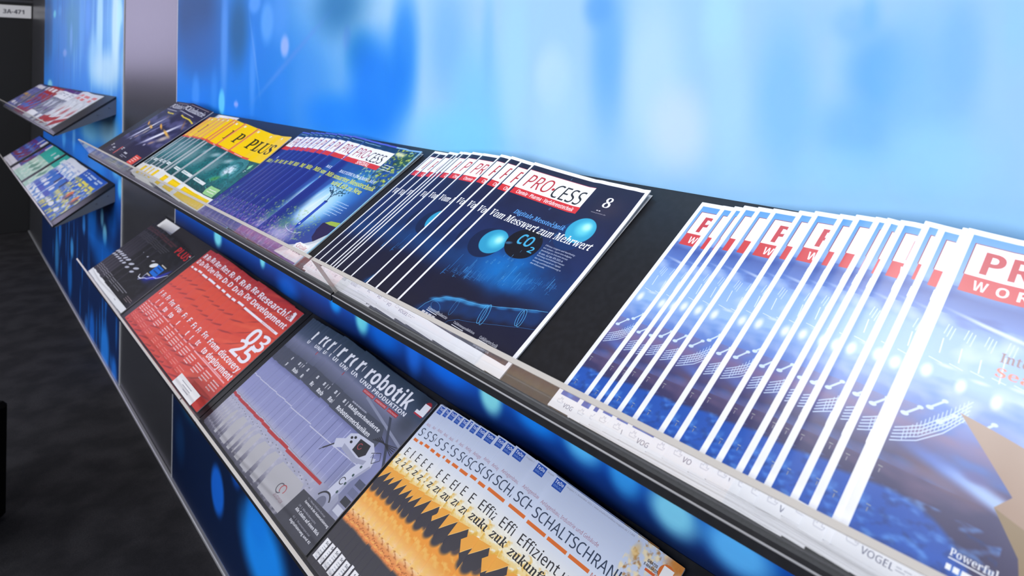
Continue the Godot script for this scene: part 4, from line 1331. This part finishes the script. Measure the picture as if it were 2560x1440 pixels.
func magazines() -> void:
	var A4 := 0.2965
	fan(HIGH, [-2.70, -2.53], 0.015, 0.21, A4, PAGE_T, 18, print_mat(cover_highway()), "dark night-road magazine in its thick pile", "dark night-road magazine with a red box, on top of its thick pile", "night-road magazines")
	fan(HIGH, [-2.255, -2.219, -2.158, -2.11, -2.064, -2.018, -1.993, -1.936, -1.85], 0.0465, 0.215, 0.265, PAGE_T, 11, print_mat(cover_plus(), 0.28), "yellow-headed teal magazine in its fan", "topmost yellow-headed teal magazine with four black letters fully showing", "yellow-headed magazines", 0.008)
	fan(HIGH, [-1.639, -1.591, -1.563, -1.531, -1.503, -1.471, -1.433, -1.403, -1.364, -1.303], 0.015, 0.21, A4, PAGE_T, 0, print_mat(cover_special(), 0.33), "violet-edged blue forest magazine in its fan", "topmost blue forest magazine showing a tree growing from a pen", "blue forest magazines", 0.004)
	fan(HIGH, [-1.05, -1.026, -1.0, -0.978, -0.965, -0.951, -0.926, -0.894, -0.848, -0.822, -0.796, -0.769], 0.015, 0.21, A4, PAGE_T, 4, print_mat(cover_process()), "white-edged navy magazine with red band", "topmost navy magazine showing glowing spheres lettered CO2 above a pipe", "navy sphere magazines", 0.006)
	fan(HIGH, [-0.487, -0.457, -0.441, -0.429, -0.411, -0.392, -0.363, -0.346, -0.32, -0.304, -0.285, -0.274, -0.262, -0.242, -0.229, -0.212, -0.207], 0.015, 0.21, A4, PAGE_T, 0, print_mat(cover_worldwide(), 0.3, 0.7), "white-edged pale blue harbour magazine", "topmost pale blue harbour magazine with a painted tan reflection wedge", "harbour magazines", 0.004, true)
	fan(LOW, spread(-2.94, -2.64, [0, 0.12, 0.25, 0.38, 0.52, 0.66, 0.82, 1.0]), 0.0525, 0.21, 0.259, PAGE_T, 10, print_mat(cover_dark(), 0.45, 0.3), "black magazine with a white foot", "topmost black magazine showing blue lightning and red letters", "black lightning magazines")
	fan(LOW, spread(-2.35, -1.862, [0, 0.07, 0.16, 0.264, 0.396, 0.54, 0.625, 0.7, 0.79, 0.88, 1.0]), 0.013, 0.238, A4, PAGE_T, 5, print_mat(cover_research(), 0.45), "red magazine with dark folds", "topmost red magazine with big white digits and two white titles", "red magazines")
	fan(LOW, spread(-1.565, -1.25, [0, 0.048, 0.096, 0.149, 0.202, 0.287, 0.34, 0.484, 0.58, 0.644, 0.745, 0.883, 1.0]), 0.013, 0.212, A4, PAGE_T, 3, print_mat(cover_robotics(), 0.42), "grey factory magazine with white title", "topmost grey factory magazine showing a white robot arm", "robot magazines")
	fan(LOW, [-1.02, -1.0, -0.983, -0.962, -0.943, -0.924, -0.911, -0.892, -0.869, -0.842, -0.819, -0.797, -0.752, -0.713], 0.013, 0.21, A4, 0.0028, 3, print_mat(cover_cabinet(), 0.42), "white-headed magazine with orange scales", "topmost white-headed magazine with orange dashes and orange scales", "orange-scale magazines")
	var far := [[-7.15, -6.52], [-6.3, -5.82], [-5.6, -5.12], [-4.9, -4.45], [-7.15, -6.42], [-6.2, -5.57], [-5.35, -4.9], [-4.68, -4.32]]
	var what := ["violet magazine on the far upper shelf", "red-headed magazine on the far upper shelf", "white and black magazine on the far upper shelf", "red-striped grey magazine on the far upper shelf", "white-footed blue magazine on the far lower shelf", "green magazine on the far lower shelf", "white magazine on the far lower shelf", "yellow-lettered blue magazine on the far lower shelf"]
	for k in 8:
		fan(HIGH if k < 4 else LOW, spread(far[k][0], far[k][1], [0, 0.12, 0.28, 0.52, 1.0]), 0.015, 0.21, A4, PAGE_T, 3, print_mat(cover_far(k), 0.42), what[k], "topmost " + what[k], what[k].split(" on ")[0] + "s")

# ---------------------------------------------------------------- small things
func small_things() -> void:
	var b := slope_basis()
	var card := func(label: String, back_y: float, x: float, v: float, lift: float, w: float, h: float, lines: bool) -> void:
		var o := thing("paper_card", label, "card", Vector3(x, back_y, 0.001) + b.y * lift + b.z * v, "", b)
		box_part(o, "sheet", Vector3(w / 2, 0.0002, h / 2), Vector3(w, 0.0003, h), mat.paper)
		if lines:
			for k in 3:
				box_part(o, "printed_line", Vector3(w * (0.45 + 0.06 * k), 0.0004, h * (0.3 + 0.2 * k)), Vector3(w * (0.5 - 0.12 * k), 0.0001, 0.0012), mat.print_grey)
	card.call("blank white card on the black shelf behind the yellow-headed fan", HIGH, -2.335, 0.004, 0.0002, 0.2, 0.045, false)
	card.call("blank white card on the black shelf behind the lightning magazines", LOW, -2.97, 0.004, 0.0002, 0.2, 0.042, false)
	card.call("white printed card on the foot of the red magazines", LOW, -1.765, 0.284, 0.031, 0.15, 0.026, true)
	# stand number on the black wall
	var s := thing("number_sign", "white strip sign reading 3A-471 on the black wall at the partition's end", "sign", Vector3(-8.06, 2.03, 0.24))
	box_part(s, "plate", Vector3(0.008, 0.06, 0), Vector3(0.014, 0.118, 0.47), mat.paper, 0.002)
	var tm := TextMesh.new()
	tm.font = sans_bold
	tm.text = "3A-471"
	tm.font_size = 32
	tm.pixel_size = 0.0017
	tm.depth = 0.001
	var letters := mesh_part(s, "lettering", tm, mat.print_dark, Vector3(0.0155, 0.058, -0.1))
	letters.rotation.y = PI / 2
	# black cube stool, its corner just in the picture
	var stool := thing("cube_stool", "black upholstered cube stool standing on the dark carpet", "stool", Vector3(-2.97, 0, 0.80), "", Basis(Vector3.UP, deg_to_rad(42)))
	box_part(stool, "cushion", Vector3(0, 0.215, 0), Vector3(0.43, 0.40, 0.43), mat.black_fabric, 0.016)
	for sx in [-1, 1]:
		for sz in [-1, 1]:
			box_part(stool, "foot", Vector3(sx * 0.17, 0.0075, sz * 0.17), Vector3(0.04, 0.015, 0.04), mat.black_stand)
